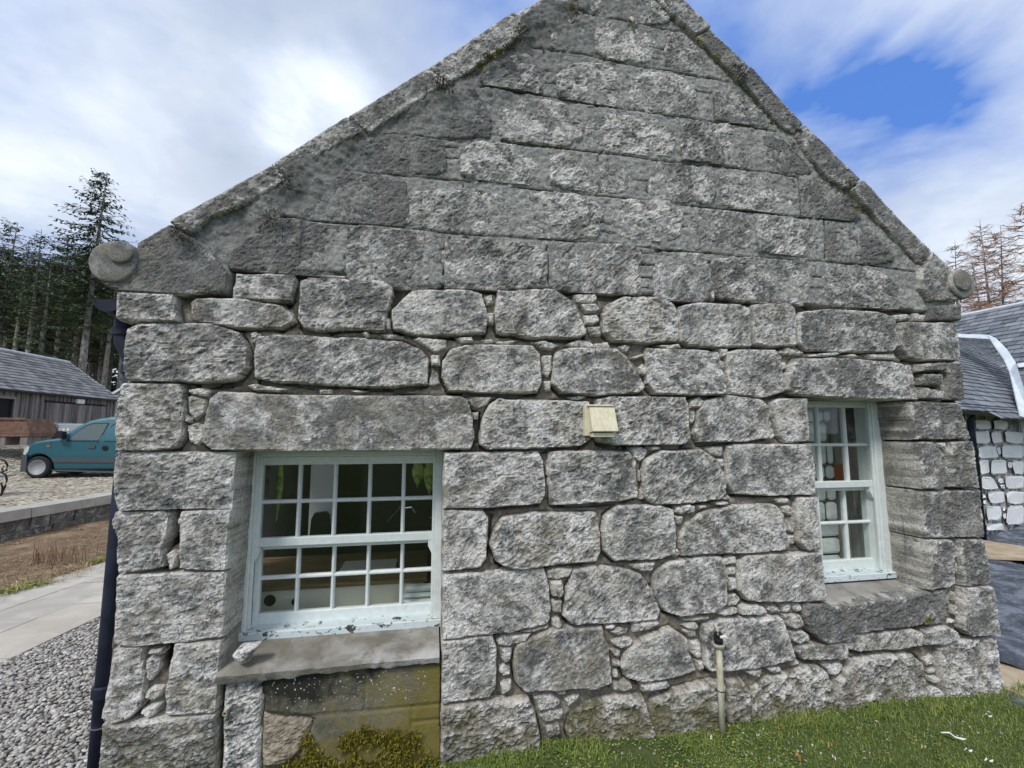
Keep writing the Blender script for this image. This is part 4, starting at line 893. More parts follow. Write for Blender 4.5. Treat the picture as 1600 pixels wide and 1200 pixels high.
# hanging lime green leaves; the thin left one stands for a reflection
def leaf_hang(cx, cy, cz, w, h, lab):
    r_ = empty('hanging_leaf', (cx, cy, cz), lab, 'leaf', 'lime green leaves hanging inside the windows')
    b = MB(); n = 12; V = []
    for i in range(n+1):
        t_ = i/n; ww = w*math.sin(math.pi*min(1, t_*.9+.1))**.7*(1-t_**4)
        for u in (-1, 0, 1): V.append((cx+u*ww, cy+.02*abs(u)+.01*math.sin(t_*5), cz-h*t_))
    F = [[i*3+k, i*3+k+1, (i+1)*3+k+1, (i+1)*3+k] for i in range(n) for k in (0, 1)]
    b.add(V, F); b.build('blade', M['lime_leaf'], r_, smooth=True); 
    b = MB(); b.tube([(cx, cy, cz), (cx, cy, 2.0)], .003, 5); b.build('stalk', M['lime_leaf'], r_)
for px_, w__, h__, lb in ((653, .036, .17, 'lime green leaf hanging top right in the left window, the left one of the pair'), (672, .040, .22, 'lime green leaf hanging top right in the left window, the longer right one'), (437, .018, .34, 'thin lime green leaf added top left in the left window for a reflection')):
    c_ = W(px_, 722, .42); leaf_hang(c_[0], .42, c_[2]+.01, w__, h__, lb)
# right room: added limewashed pier for stonework showing in the glass, orange cloth
b = MB(); b.box((W(1300, 640, .62)[0], .62, .2), (3.25, .65, 2.1)); b.build('partition_wall', M['plaster'], cot)  # pale board added close behind the glass to turn the panes grey
pr = empty('added_stone_pier', (2.42, .5, Z0), 'limewashed rough stone pier added inside the right window for white stonework showing in its glass', 'pier')
b = MB(); a_ = W(1262, 640, .5)[0]; c_ = W(1297, 640, .5)[0]; b.box((a_-.3, .535, Z0), (c_, .615, 2.2)); b.build('pier_core', M['gapmortar'], pr)
zc = 2.1
for k in range(14):
    hh = RNG.uniform(.10, .17); xx = a_-.28
    while xx < c_-.05:
        ww = RNG.uniform(.14, .26); xe = min(xx+ww, c_+.01)
        if xe-xx > .05:
            b = MB(); b.box((xx+.008, .49, zc-hh+.008), (xe-.008, .534, zc-.006), .018); b.build('stone', M['whitewash'], pr)
        xx = xe
    zc -= hh
    if zc < .3: break
b = MB(); P_ = [W(a, d_2, .56) for a, d_2 in ((1304, 727), (1319, 726), (1320, 745), (1313, 770), (1304, 766))]; b.prism(P_, (0, .03, 0))
tag(b.build('orange_cloth', M['orange'], None, loc=W(1310, 745, .56)), 'orange red cloth hanging behind the right window', 'cloth')
# ============================================================ fittings on the wall
vt = empty('vent_hood', W(930, 660), 'yellowed cream plastic vent hood on the wall between the windows', 'vent')
a_, c_ = W(907, 633), W(951, 681)
x0, x1, z1, z0 = a_[0], c_[0], a_[2], c_[2]
b = MB(); b.box((x0, -.068, z0), (x1, -.035, z1), .003); b.build('back_plate', M['vent'], vt)
b = MB(); xa, xb = x0+.022, x1+.004
b.prism([(xa, -.069, z1-.012), (xa, -.069, z0+.018), (xa, -.128, z0+.026), (xa, -.128, z0+.030), (xa, -.078, z1-.012)], (xb-xa, 0, 0)); b.build('hood', M['vent'], vt)
b = MB(); b.box((x0+.012, -.085, z1-.010), (x1+.002, -.069, z1-.003), .001); b.build('top_rib', M['vent'], vt)
b = MB(); b.box((x0+.028, -.110, z0-.006), (x1-.008, -.0695, z0+.0175), .002); b.build('outlet_flap', M['vent'], vt)
pp = empty('standpipe', (1.61, -.075, 0), 'stained white plastic pipe standing against the wall with a black cap', 'pipe')
pb = W(1129, 1152, -.07); pt = W(1123, 1008, -.07)
b = MB(); b.tube([(pb[0], -.07, -.05), (pt[0], -.07, pt[2])], .0165, 14); b.build('pipe', M['pvc'], pp, smooth=True)
b = MB(); b.lathe((pt[0], -.07, pt[2]-.005), (0, 0, 1), [(0, .030), (.008, .032), (.014, .030)], 16); b.build('flange', M['pvc'], pp)
b = MB(); b.lathe((pt[0], -.07, pt[2]+.0095), (0, 0, 1), [(0, .023), (.02, .024), (.03, .021), (.05, .022), (.062, .014)], 14); b.build('cap', M['dark'], pp)
b = MB(); b.tube([(pt[0], -.07, pt[2]+.06), (pt[0], -.06, pt[2]+.085), (pt[0]-.004, -.045, pt[2]+.10)], .009, 8); b.build('neck', M['pvc'], pp)
b = MB(); b.box((pt[0]-.005, -.100, pt[2]+.045), (pt[0]+.034, -.082, pt[2]+.058), .003); b.build('clip', M['white'], pp)
b = MB(); b.lathe((pb[0]*.5+pt[0]*.5, -.07, .25), (0, 0, 1), [(0, .0185), (.004, .0185)], 14); b.build('strap', M['dark'], pp)
hp = MB(); c_ = W(983, 42); hp.tube([(c_[0], .02, c_[2]+.035), (c_[0], -.03, c_[2]+.03), (c_[0]+.002, -.05, c_[2]), (c_[0]+.003, -.05, c_[2]-.03)], .011, 10); 
tag(hp.build('overflow_pipe', M['pvc'], None, smooth=True, loc=(c_[0], 0, c_[2])), 'short white overflow pipe sticking out near the top of the gable', 'pipe')
# downpipe and gutter at the left corner
dp = empty('downpipe', (-1.52, .13, 0), 'navy blue cast iron downpipe at the left corner of the cottage', 'downpipe')
xp, yp = -1.474, .12
b = MB(); b.tube([(xp-.055, yp, 2.20), (xp-.055, yp, 2.16), (xp-.05, yp, 2.10), (xp-.02, yp, 2.04), (xp, yp, 1.99), (xp, yp, 1.95)], .040, 16); b.build('swan_neck', M['iron'], dp, smooth=True)
b = MB(); b.tube([(xp, yp, 2.0), (xp, yp, 1.0), (xp, yp, -.1)], .036, 18); b.build('pipe', M['iron'], dp, smooth=True)
for z_ in (1.93, .42):
    b = MB(); b.lathe((xp, yp, z_), (0, 0, 1), [(0, .038), (.006, .046), (.05, .046), (.056, .038)], 18); b.build('socket', M['iron'], dp)
b = MB(); b.lathe((xp-.055, yp, 2.125), (0, 0, 1), [(0, .042), (.003, .048), (.035, .048), (.04, .042)], 18); b.build('socket', M['iron'], dp)
b = MB(); b.tube([(xp+.0, yp+.0, .30), (xp+.1, yp, .30)], .003, 5); b.lathe((xp, yp, .295), (0, 0, 1), [(0, .0395), (.006, .0395)], 16); b.build('wire_band', M['chrome'], dp)
gt = empty('gutter', (-1.56, .1, 2.25), 'navy blue half round gutter end above the downpipe', 'gutter')
b = MB(); V = []; n = 12
for y_ in (.02, 6.0):
    for rr in (.062, .056):
        for k in range(n+1):
            a = math.pi+math.pi*k/n; V.append((-1.548+rr*math.cos(a), y_, 2.285+rr*math.sin(a)))
m_ = n+1
F = [[k, k+1, 2*m_+k+1, 2*m_+k] for k in range(n)]+[[m_+k+1, m_+k, 3*m_+k, 3*m_+k+1] for k in range(n)]+[[k+1, k, m_+k, m_+k+1] for k in range(n)]
F += [[0, 2*m_, 3*m_, m_], [n, m_+n, 3*m_+n, 2*m_+n]]
b.add(V, F); b.build('channel', M['iron'], gt)
b = MB(); b.add([(-1.548+.058*math.cos(math.pi+math.pi*k/n), .022, 2.285+.058*math.sin(math.pi+math.pi*k/n)) for k in range(n+1)], [list(range(n+1))]); b.add([(-1.548+.058*math.cos(math.pi+math.pi*k/n), .026, 2.285+.058*math.sin(math.pi+math.pi*k/n)) for k in range(n+1)], [list(range(n+1))[::-1]]); b.build('stop_end', M['iron'], gt)
b = MB(); b.lathe((-1.535, yp, 2.235), (0, 0, -1), [(0, .04), (.02, .036), (.05, .034)], 14); b.build('outlet', M['iron'], gt)
# ============================================================ slated roof of the cottage
def slates(b, o, u, v, n, L, H, w=.28, g=.17, inside=None, rng=None, th=.012, lift=.018):
    """rows of slates on a roof plane; u along the eave, v up the slope, n outward"""
    o, u, v, n = map(lambda q: np.array(q, float), (o, u, v, n)); sh = []
    for r in range(int(H/g)+1):
        x = -w*.5*(r % 2)
        while x < L:
            ww = w*rng.uniform(.8, 1.2); cx, cyy = x+ww/2, r*g+g/2
            if inside is None or inside(cx, cyy):
                a0, a1, c0, c1 = max(0, x+.004), min(L, x+ww-.004), r*g-.004+rng.uniform(-.006, .004), (r+1)*g+.02
                if a1 > a0+.02:
                    V = [o+u*a0+v*c0+n*(lift+th*rng.uniform(.6, 1.4)), o+u*a1+v*c0+n*(lift+th*rng.uniform(.6, 1.4)), o+u*a1+v*c1+n*.004, o+u*a0+v*c1+n*.004, o+u*a0+v*c0, o+u*a1+v*c0]
                    b.add(V, [[0, 1, 2, 3], [4, 5, 1, 0]]); sh += [rng.rand()]*2
            x += ww
    return sh
def set_shade(ob, vals, dom_='FACE'):
    a = ob.data.attributes.new('shade', 'FLOAT', dom_); a.data.foreach_set('value', np.asarray(vals, np.float32))
for (xe, ze, xr, zr) in ((-1.60, 2.28, 1.22, 4.50), (3.70, 2.36, 1.22, 4.50)):
    v = np.array([xr-xe, 0, zr-ze]); H = np.linalg.norm(v); v /= H; u = np.array([0, 1.0, 0]) if xe < 0 else np.array([0, 1.0, 0])
    n = np.cross(u, v) if xe > 0 else np.cross(v, u); n = n*(1 if n[2] > 0 else -1)
    b = MB(); sh = slates(b, (xe, .35, ze), u, v, n, 5.6, H-.05, .3, .2, None, RNG); 
    ob = b.build('roof_slates', M['slate_old'], cot, kind='stuff'); set_shade(ob, sh)
b = MB(); b.prism([(-1.6, .37, 2.22), (3.7, .37, 2.30), (1.22, .37, 4.46)], (0, 5.6, 0)); b.build('roof_core', M['boards'], cot)
# ============================================================ moss tufts on the skews and the render
def tufts(name, spots, material, label=None, parent=None, seed=3):
    r = np.random.RandomState(seed); V = []; F = []; n0 = 0
    for (c, rad, cnt, ln) in spots:
        for k in range(cnt):
            p = np.array(c)+r.randn(3)*np.array([rad, rad*.35, rad*.8]); p[1] = c[1]-abs(p[1]-c[1])*.6
            d_ = r.randn(3)*.7+np.array([0, -.9, .25]); d_ /= np.linalg.norm(d_); s_ = np.cross(d_, r.randn(3)); s_ /= np.linalg.norm(s_)+1e-6
            l = ln*r.uniform(.5, 1.3); w = l*.22
            V += [p-s_*w, p+s_*w, p+d_*l+s_*w*.3, p+d_*l-s_*w*.3]; F.append([n0, n0+1, n0+2, n0+3]); n0 += 4
    return mk(name, V, F, material, parent, kind='stuff')
sp = []
for (a, c, rr, cnt) in ((560, 212, .03, 60), (450, 288, .03, 60), (442, 275, .03, 50), (278, 362, .022, 60), (290, 375, .02, 40), (685, 128, .028, 80), (700, 138, .03, 90), (816, 46, .025, 80), (808, 62, .02, 60), (900, 20, .03, 60), (795, 75, .015, 60), (760, 92, .02, 60), (1150, 105, .025, 80), (1162, 118, .02, 60), (1246, 205, .02, 60), (1238, 230, .018, 30), (1330, 290, .018, 60), (1345, 330, .015, 40), (1442, 405, .014, 60), (415, 345, .03, 60), (425, 335, .03, 60), (730, 118, .015, 30)):
    sp.append((W(a, c, -.06), rr, cnt*2, .012))
tufts('dry_moss', sp, M['moss_dark'], parent=cot, seed=5)
sp = [(W(a, c, -.05), rr, cnt, .014) for (a, c, rr, cnt) in ((748, 103, .012, 120), (765, 90, .012, 120), (780, 82, .012, 100), (1338, 325, .010, 60), (1090, 65, .012, 60), (1120, 90, .012, 40), (1205, 193, .008, 60), (895, 15, .014, 40), (1448, 968, .014, 60), (750, 302, .010, 40), (875, 230, .008, 20))]
for k in range(46):
    a = 535+ (k % 23)*5.4+RNG.uniform(-4, 4); c = 1150+8*math.sin((a-535)/40)+(-12 if 560 < a < 620 else 4)+RNG.uniform(-9, 9)+(12 if k > 22 else 0); sp.append((W(a, c, -.012), .013, 48, .016))
for k in range(26): sp.append((W(450+k*9+RNG.uniform(-4, 4), 1192+RNG.uniform(-10, 8), -.012), .016, 45, .018))
for k in range(12): sp.append((W(480+RNG.uniform(-8, 10), 1150+k*4, -.012), .012, 30, .016))
for k in range(10): sp.append((W(628+RNG.uniform(-12, 12), 1165+k*3, -.012), .012, 40, .017))
tufts('moss', sp, M['moss'], parent=cot, seed=9)
# ============================================================ ground, yard, path, gravel, lawn
b = MB(); b.add([(-900, -300, -.06), (900, -300, -.06), (900, 1500, -.06), (-900, 1500, -.06)], [[0, 1, 2, 3]]); b.build('ground', M['turf'], kind='structure')
WA0, WA1 = np.array([-6.01, 5.39]), np.array([-5.69, 7.01]); wd = (WA1-WA0)/np.linalg.norm(WA1-WA0)
def wallx(y): return WA0[0]+wd[0]/wd[1]*(y-WA0[1])
def hy(x, y):
    s_ = np.clip((-.6*x+.8*y-17.3)/7.0, 0, 1); return .30+.88*s_*s_*(3-2*s_)
ny, nx_ = 60, 60; V = []; F = []
for j in range(ny+1):
    y = -2+j*j/ny*1.5
    for i in range(nx_+1):
        t_ = i/nx_; x = wallx(min(y, 20))-.12-85*t_**2; V.append((x, y, float(hy(x, y))-.035))
for j in range(ny):
    for i in range(nx_): a = j*(nx_+1)+i; F.append([a+1, a, a+nx_+1, a+nx_+2])
def _yardm(t):
    p = t.pos(); a = t.noise(p, 1.2, 5, .7); c = t.mix(t.rng(a, .4, .66), (.27, .24, .18), (.42, .385, .31)); return t.mix(t.rng(t.noise(p, .5, 4), .5, .7, 0, .6), c, (.17, .17, .11)), t.bump(t.noise(p, 12, 4), .5, .03)
M['yard'] = mat('yard earth', _yardm, rough=.95)
mk('yard', V, F, M['yard'], kind='structure', smooth=True)
b = MB(); sh = []
y = 4.6
while y < 19:
    x = wallx(y)-.42; gx = .13+.004*y; gy = .10+.004*y
    while x > -19:
        cx, cy_ = x+RNG.uniform(-.02, .02), y+RNG.uniform(-.015, .015); h_ = float(hy(cx, cy_))
        a, c = gx*.5*RNG.uniform(.78, .98), gy*.5*RNG.uniform(.78, .98); zt = h_+RNG.uniform(-.01, .012)
        b.add([(cx-a, cy_-c, h_-.03), (cx+a, cy_-c, h_-.03), (cx+a, cy_+c, h_-.03), (cx-a, cy_+c, h_-.03), (cx-a*.7, cy_-c*.7, zt), (cx+a*.7, cy_-c*.7, zt), (cx+a*.7, cy_+c*.7, zt), (cx-a*.7, cy_+c*.7, zt)], [[4, 5, 6, 7], [0, 1, 5, 4], [1, 2, 6, 5], [2, 3, 7, 6], [3, 0, 4, 7]]); sh += [RNG.rand()]*5
        x -= gx
    y += gy
ob = b.build('cobblestones', M['cobble'], kind='stuff'); set_shade(ob, sh); tag(ob, 'pale worn cobbles paving the yard under the teal van', 'cobbles')
# retaining wall: coping slabs over rubble
rw = empty('retaining_wall', (wallx(5), 5, 0), 'low stone retaining wall with flat coping between the garden bed and the yard', 'wall')
pn_ = np.array([wd[1], -wd[0]])     # towards the garden
def wpt(s_, off, z): q = WA0+wd*s_+pn_*off; return (q[0], q[1], z)
s_ = -4.5
while s_ < 9:
    L = RNG.uniform(.7, 1.2); a, c = s_+.006, s_+L-.006; z0, z1 = .355+RNG.uniform(-.006, .006), .50+RNG.uniform(-.006, .006)
    b = MB(); b.prism([wpt(a, .05, z0), wpt(a, -.36, z0), wpt(a, -.36, z1), wpt(a, .04, z1)], np.array(wpt(c, 0, 0))-np.array(wpt(a, 0, 0))); b.build('coping_slab', M['flag'], rw, col=(.9, 0, .2)); s_ += L
for row, (z0, z1) in enumerate(((-.05, .17), (.175, .35))):
    s_ = -4.5-.2*row
    while s_ < 9:
        L = RNG.uniform(.25, .6); a, c = s_+.012, s_+L-.012; o_ = RNG.uniform(-.02, .015)
        b = MB(); b.prism([wpt(a, o_, z0), wpt(a, -.2, z0), wpt(a, -.2, z1), wpt(a+.01, o_+.005, z1)], np.array(wpt(c, 0, 0))-np.array(wpt(a, 0, 0))); b.build('stone', M['granite'], rw, col=(RNG.uniform(-.1, .5), .0, .3))
        set_ = b; s_ += L
b = MB(); b.prism([wpt(-4.5, -.06, -.1), wpt(-4.5, -.34, -.1), wpt(-4.5, -.34, .352), wpt(-4.5, -.06, .352)], np.array(wpt(9, 0, 0))-np.array(wpt(-4.5, 0, 0))); b.build('wall_core', M['gapmortar'], rw)
# garden bed of bracken mulch
e1a, e1b = G(0, 1041)[:2], G(157, 966)[:2]; e2a, e2b = G(0, 932)[:2], G(165, 889)[:2]
def lx(a, b_, y): return a[0]+(b_[0]-a[0])*(y-a[1])/(b_[1]-a[1])
def e1(y): return lx(e1a, e1b, y)
def e2(y): return e2a[0]+(y-e2a[1])*.22
V = []; F = []; n = 50; m_ = 90
for j in range(m_+1):
    y = -1+j*11/m_
    for i in range(n+1):
        t_ = i/n; x = e2(y)+(wallx(y)+.0-e2(y))*t_; V.append((x, y, .0+.05*math.sin(math.pi*min(1, t_*1.0))+.045*float(fbm(np.array([x]), np.array([y]), 3.0, 1, 3)[0])+.08*t_**2))
for j in range(m_):
    for i in range(n): a = j*(n+1)+i; F.append([a+1, a, a+n+1, a+n+2])
mk('garden_bed', V, F, M['soil'], kind='structure', smooth=True)
def strands(name, pts, material, ln, w, up, label=None, cat=None, seed=1, parent=None, lean=.6, kind='stuff', shades=(0, 1)):
    """many thin bent blades as one mesh: pts (N,3)"""
    r = np.random.RandomState(seed); P = np.asarray(pts, float); N = len(P)
    L = ln*r.uniform(.45, 1.35, N)[:, None]; a = r.uniform(0, 2*np.pi, N); dr = np.stack([np.cos(a), np.sin(a), np.zeros(N)], 1)
    side = np.stack([-np.sin(a+r.randn(N)*.5), np.cos(a), np.zeros(N)], 1)*w*.5*r.uniform(.6, 1.4, N)[:, None]
    k = np.abs(r.randn(N))[:, None]*lean; z = np.array([0, 0, 1.0])
    m1 = P+L*.5*(z*up+dr*k*.45); m2 = P+L*(z*up*np.maximum(.25, 1-k*.55)+dr*k*1.05)
    V = np.stack([P-side, P+side, m1-side*.8, m1+side*.8, m2], 1).reshape(-1, 3)
    i = np.arange(N)*5; V = V.tolist()
    F = np.stack([i, i+1, i+3, i+2], 1).tolist()+np.stack([i+2, i+3, i+4], 1).tolist()
    ob = mk(name, V, F, material, parent, kind=kind); s_ = r.uniform(shades[0], shades[1], N); set_shade(ob, np.concatenate([s_, s_]))
    if label: tag(ob, label, cat)
    return ob
N = 15000; yy = RNG.uniform(1.2, 9, N); tt = RNG.rand(N); xx = np.array([e2(a) for a in yy])*(1-tt)+np.array([wallx(a) for a in yy])*tt
strands('bracken_litter', np.stack([xx, yy, np.full(N, .04)+.05*tt], 1), M['stem'], .11, .006, .22, 'flattened dry bracken litter over the garden bed', 'litter', 4, lean=2.2)
c_ = G(92, 880, .03); q = c_+RNG.randn(70, 3)*np.array([.14, .14, 0]); strands('dry_shrub', q, M['stem'], .34, .009, 1.0, 'bare brown shrub stems standing in the garden bed', 'shrub', 6, lean=.55, kind=None, shades=(0, .35))
c_ = G(70, 905, .03)
for kk, (px, py, n_, l_) in enumerate(((60, 908, 90, .16), (100, 895, 90, .14), (30, 900, 60, .12))):
    c_ = G(px, py, .03); q = c_+RNG.randn(n_, 3)*np.array([.16, .16, 0])
    strands('dry_stalks', q, M['stem'], l_, .009, .5, ['straw coloured dead stalks at the foot of the bare shrub', 'straw coloured dead stalks right of the bare shrub', 'short dead stalks at the left of the garden bed'][kk], 'stalks', 11+kk, lean=1.4, kind=None, shades=(.5, 1))
for kk, (px, py, lb) in enumerate(((12, 925, 'green weed tuft at the edge of the paved path, far left'), (50, 915, 'green weed tuft between path and bed'), (155, 877, 'green weed tuft in the bed beside the downpipe'), (25, 884, 'small green tuft in the brown mulch'))):
    c_ = G(px, py, .02); q = c_+RNG.randn(160, 3)*np.array([.08, .07, 0]); strands('weed_tuft', q, M['grass'], .075, .012, .8, lb, 'weeds', 21+kk, lean=.9, kind=None, shades=(.4, 1))
# paved path
path = empty('paved_path', (-3.6, 3, 0), 'path of pale sandstone slabs between the gravel and the garden bed', 'path')
y0_ = -1.0
for col_ in range(3):
    y = -1.0-.3*col_
    while y < 8.5:
        L = RNG.uniform(.75, 1.2); ya, yb_ = y+.006, y+L-.006; w = []
        for yy_ in (ya, yb_):
            a, c = e1(min(yy_, 3.2))+(.19*(yy_-3.2) if yy_ > 3.2 else 0), e2(yy_); w.append((a+(c-a)*(col_/3)-.004, a+(c-a)*((col_+1)/3)+.004))
        zt = .022+RNG.uniform(-.003, .003)
        b = MB(); b.prism([(w[0][0], ya, -.05), (w[1][0], yb_, -.05), (w[1][1], yb_, -.05), (w[0][1], ya, -.05)], (0, 0, zt+.05)); b.build('paving_slab', M['flag'], path, col=(RNG.rand(), 0, RNG.rand()*.6)); y += L
b = MB(); b.add([(e1(-1), -1, .004), (e2(-1), -1, .004), (e2(9), 9, .004), (e1(3.2)+.19*5.8, 9, .004)], [[0, 3, 2, 1]]); b.build('path_bedding', M['gapmortar'], path)
# gravel strip
t_ = (1+5**.5)/2; ICO = np.array([(-1, t_, 0), (1, t_, 0), (-1, -t_, 0), (1, -t_, 0), (0, -1, t_), (0, 1, t_), (0, -1, -t_), (0, 1, -t_), (t_, 0, -1), (t_, 0, 1), (-t_, 0, -1), (-t_, 0, 1)])/math.sqrt(1+t_*t_)
IF = np.array([(0,11,5),(0,5,1),(0,1,7),(0,7,10),(0,10,11),(1,5,9),(5,11,4),(11,10,2),(10,7,6),(7,1,8),(3,9,4),(3,4,2),(3,2,6),(3,6,8),(3,8,9),(4,9,5),(2,4,11),(6,2,10),(8,6,7),(9,8,1)])
def pebbles(P, R, seed):
    r = np.random.RandomState(seed); N = len(P); sc = np.stack([R*r.uniform(.8, 1.5, N), R*r.uniform(.7, 1.1, N), R*r.uniform(.4, .75, N)], 1)
    a = r.uniform(0, np.pi, N); tl = r.randn(N)*.35
    V = ICO[None]*sc[:, None, :]*(1+.12*r.randn(N, 12, 1)); ct, st = np.cos(tl)[:, None], np.sin(tl)[:, None]
    V = np.stack([V[..., 0]*ct-V[..., 2]*st, V[..., 1], V[..., 0]*st+V[..., 2]*ct], -1); ca, sa = np.cos(a)[:, None], np.sin(a)[:, None]
    V = np.stack([V[..., 0]*ca-V[..., 1]*sa, V[..., 0]*sa+V[..., 1]*ca, V[..., 2]], -1)+P[:, None]
    F = (IF[None]+(np.arange(N)*12)[:, None, None]).reshape(-1, 3)
    ob = mk('gravel', V.reshape(-1, 3), F, M['pebble'], kind='stuff', smooth=True); set_shade(ob, np.repeat(r.rand(N), 20)); return ob
pts = []; rad = []
y = -.9
while y < 7.5:
    g = .021 if y < 3.2 else .034
    x = e1(min(y, 3.2))+(.19*(y-3.2) if y > 3.2 else 0)+.01
    while x < -1.30:
        if not (x > -1.44 and y > -.02):
            pts.append((x+RNG.uniform(-.009, .009), y+RNG.uniform(-.009, .009), .004+RNG.uniform(-.004, .012))); rad.append(g*.56*RNG.uniform(.7, 1.35))
        x += g
    y += g*.86
ob = pebbles(np.array(pts), np.array(rad), 3); tag(ob, 'grey and buff rounded gravel along the left side of the cottage', 'gravel')
b = MB(); b.add([(-4, -1.5, -.012), (-1.2, -1.5, -.012), (-1.2, 9, -.012), (-4, 9, -.012)], [[0, 1, 2, 3]]); b.build('gravel_bed', M['gapmortar'], kind='structure')
# lawn: turf sheet, blades and small ground cover by the wall
V = []; F = []; n = 90; m_ = 30
def hl(x, y): return .012+.018*vn(np.array([[x*2.2, y*2.2, 0]]))[0]+.03*math.exp(-((y+.0)/.25)**2)
for j in range(m_+1):
    for i in range(n+1): x, y = -1.25+i*9.2/n, -4.5+j*4.55/m_; V.append((x, y, hl(x, y)))
for j in range(m_):
    for i in range(n): a = j*(n+1)+i; F.append([a, a+1, a+n+2, a+n+1])
mk('lawn', V, F, M['turf'], kind='structure', smooth=True)
def gp(n, xa, xb, ya, yb_, seed):
    r = np.random.RandomState(seed); x = r.uniform(xa, xb, n); y = r.uniform(ya, yb_, n)
    z = .012+.018*vn(np.stack([x*2.2, y*2.2, 0*x], 1))+.03*np.exp(-(y/.25)**2); return x, y, z, r
x, y, z, r = gp(125000, -1.2, 5.2, -1.75, -.03, 5)
k = (fbm(x, y, 2.5, 4, 3)+.30+.35*np.clip((x-1.2)/1.5, -1, 1)+np.clip(-y-.25, -.3, .2) > -.10+.5*(r.rand(len(x))-.5))
ob = strands('lawn_grass', np.stack([x, y, z-.004], 1)[k], M['grass'], .029, .003, 1.0, 'short green lawn grass along the foot of the gable', 'grass', 31, lean=.8)
x, y, z, r = gp(26000, -1.1, 2.6, -1.2, -.01, 8)
k = (fbm(x, y, 3, 9, 3)-.30*np.clip((x-1.4)/1.2, -1, 1)+.25*np.exp(-(y/.3)**2) > .02)
P = np.stack([x, y, z+r.uniform(0, .022, len(x))], 1)[k]; N = len(P)
u = r.randn(N, 3); u[:, 2] *= .35; u /= np.linalg.norm(u, axis=1)[:, None]; w_ = np.cross(u, np.array([0, 0, 1.0])+r.randn(N, 3)*.5); w_ /= np.linalg.norm(w_, axis=1)[:, None]
s_ = r.uniform(.0035, .0075, N)[:, None]
V = np.stack([P-u*s_, P-w_*s_*.7, P+u*s_, P+w_*s_*.7], 1).reshape(-1, 3); F = (np.arange(N)[:, None]*4+np.arange(4)[None])
ob = mk('ground_cover', V, F, M['grass'], kind='stuff'); set_shade(ob, r.rand(N)); tag(ob, 'small leafed clover and weeds between lawn and wall', 'ground cover')
x, y, z, r = gp(260, -.9, 3.3, -.34, -.02, 12); N = len(x)
pb_ = pebbles(np.stack([x, y, z+.003], 1), r.uniform(.003, .008, N), 8); pb_.name = 'stone_chips'; tag(pb_, 'loose stone and mortar chips at the foot of the gable', 'chips')
x = RNG.uniform(-1.44, -1.15, 700); yy = RNG.uniform(-.75, -.1, 700); strands('grass_edge', np.stack([x-.25*(yy+.1), yy, 0*x], 1), M['grass'], .05, .004, 1, 'weedy grass where the gravel meets the downpipe corner', 'grass', 41, lean=.9)
x, y, z, r = gp(9000, -1.1, 4.4, -.16, -.005, 17); k = fbm(x, y, 5, 3, 2) > .0
strands('wall_foot_grass', np.stack([x, y, z], 1)[k], M['grass'], .045, .0034, 1.0, 'longer uneven grass and weeds hugging the foot of the gable', 'grass', 33, lean=.9, shades=(.1, 1))
# fallen leaves and litter on the lawn
def leaf(px, py, s, m_, lab, rz=0.0, long=1.3):
    c = G(px, py, .045); n = 9; V = [(c[0], c[1], c[2])]
    for k in range(n):
        a = 2*math.pi*k/n; rr = s*(.75+.25*math.cos(2*a))*RNG.uniform(.85, 1.1); x_, y_ = rr*long*math.cos(a), rr*.7*math.sin(a)
        V.append((c[0]+x_*math.cos(rz)-y_*math.sin(rz), c[1]+x_*math.sin(rz)+y_*math.cos(rz), c[2]+.35*abs(y_)+.008*math.cos(3*a)))
    V2 = [(a, b_, z-.0015) for a, b_, z in V]
    F = [[0, k+1, (k+1) % n+1] for k in range(n)]+[[n+1, n+1+(k+1) % n+1, n+1+k+1] for k in range(n)]
    ob = mk('fallen_leaf', V+V2, F, m_, loc=c, smooth=True); tag(ob, lab, 'leaf', 'dead leaves and pale scraps fallen on the lawn')
leaf(1297, 1165, .016, M['leafdead'], 'orange brown curled leaf on the lawn right of the white pipe', .3)
leaf(1247, 1182, .018, M['leafdead'], 'dull brown ragged leaf near the bottom edge of the lawn', 1.2)
leaf(1443, 1167, .014, M['plank'], 'round buff leaf on the lawn below the right quoins', .1, 1.0)
leaf(1490, 1150, .020, M['leafpale'], 'long bleached white leaf in the right part of the lawn', -.9, 2.6)
leaf(1513, 1172, .009, M['leafpale'], 'small white scrap below the long bleached leaf', -.6, 2)
leaf(1544, 1118, .011, M['leafpale'], 'white scrap high on the lawn at the right edge', -.9, 1.6)
leaf(1545, 1188, .011, M['leafpale'], 'white scrap in the bottom right corner of the lawn', -.4, 1.7)
leaf(1111, 1152, .012, M['leafpale'], 'pale shell like leaf left of the foot of the white pipe', .9, 1.1)
leaf(1184, 1149, .008, M['leafpale'], 'tiny white scrap right of the foot of the white pipe', .2, 1.2)
leaf(1215, 1140, .012, M['leafdead'], 'pinkish brown leaf against the wall foot right of the pipe', .2, 1.2)
leaf(797, 1184, .010, M['leafdead'], 'orange leaf at the bottom edge under the middle of the wall', .4)
leaf(952, 1168, .012, M['leafdead'], 'pinkish crumpled leaf near the wall foot left of the pipe', .4)
leaf(1210, 1188, .007, M['plank'], 'tiny buff leaf at the bottom edge left of the brown leaf', .4)
leaf(1303, 1183, .008, M['leafpale'], 'small pale scrap under the orange curled leaf', 1.4, 1.6)
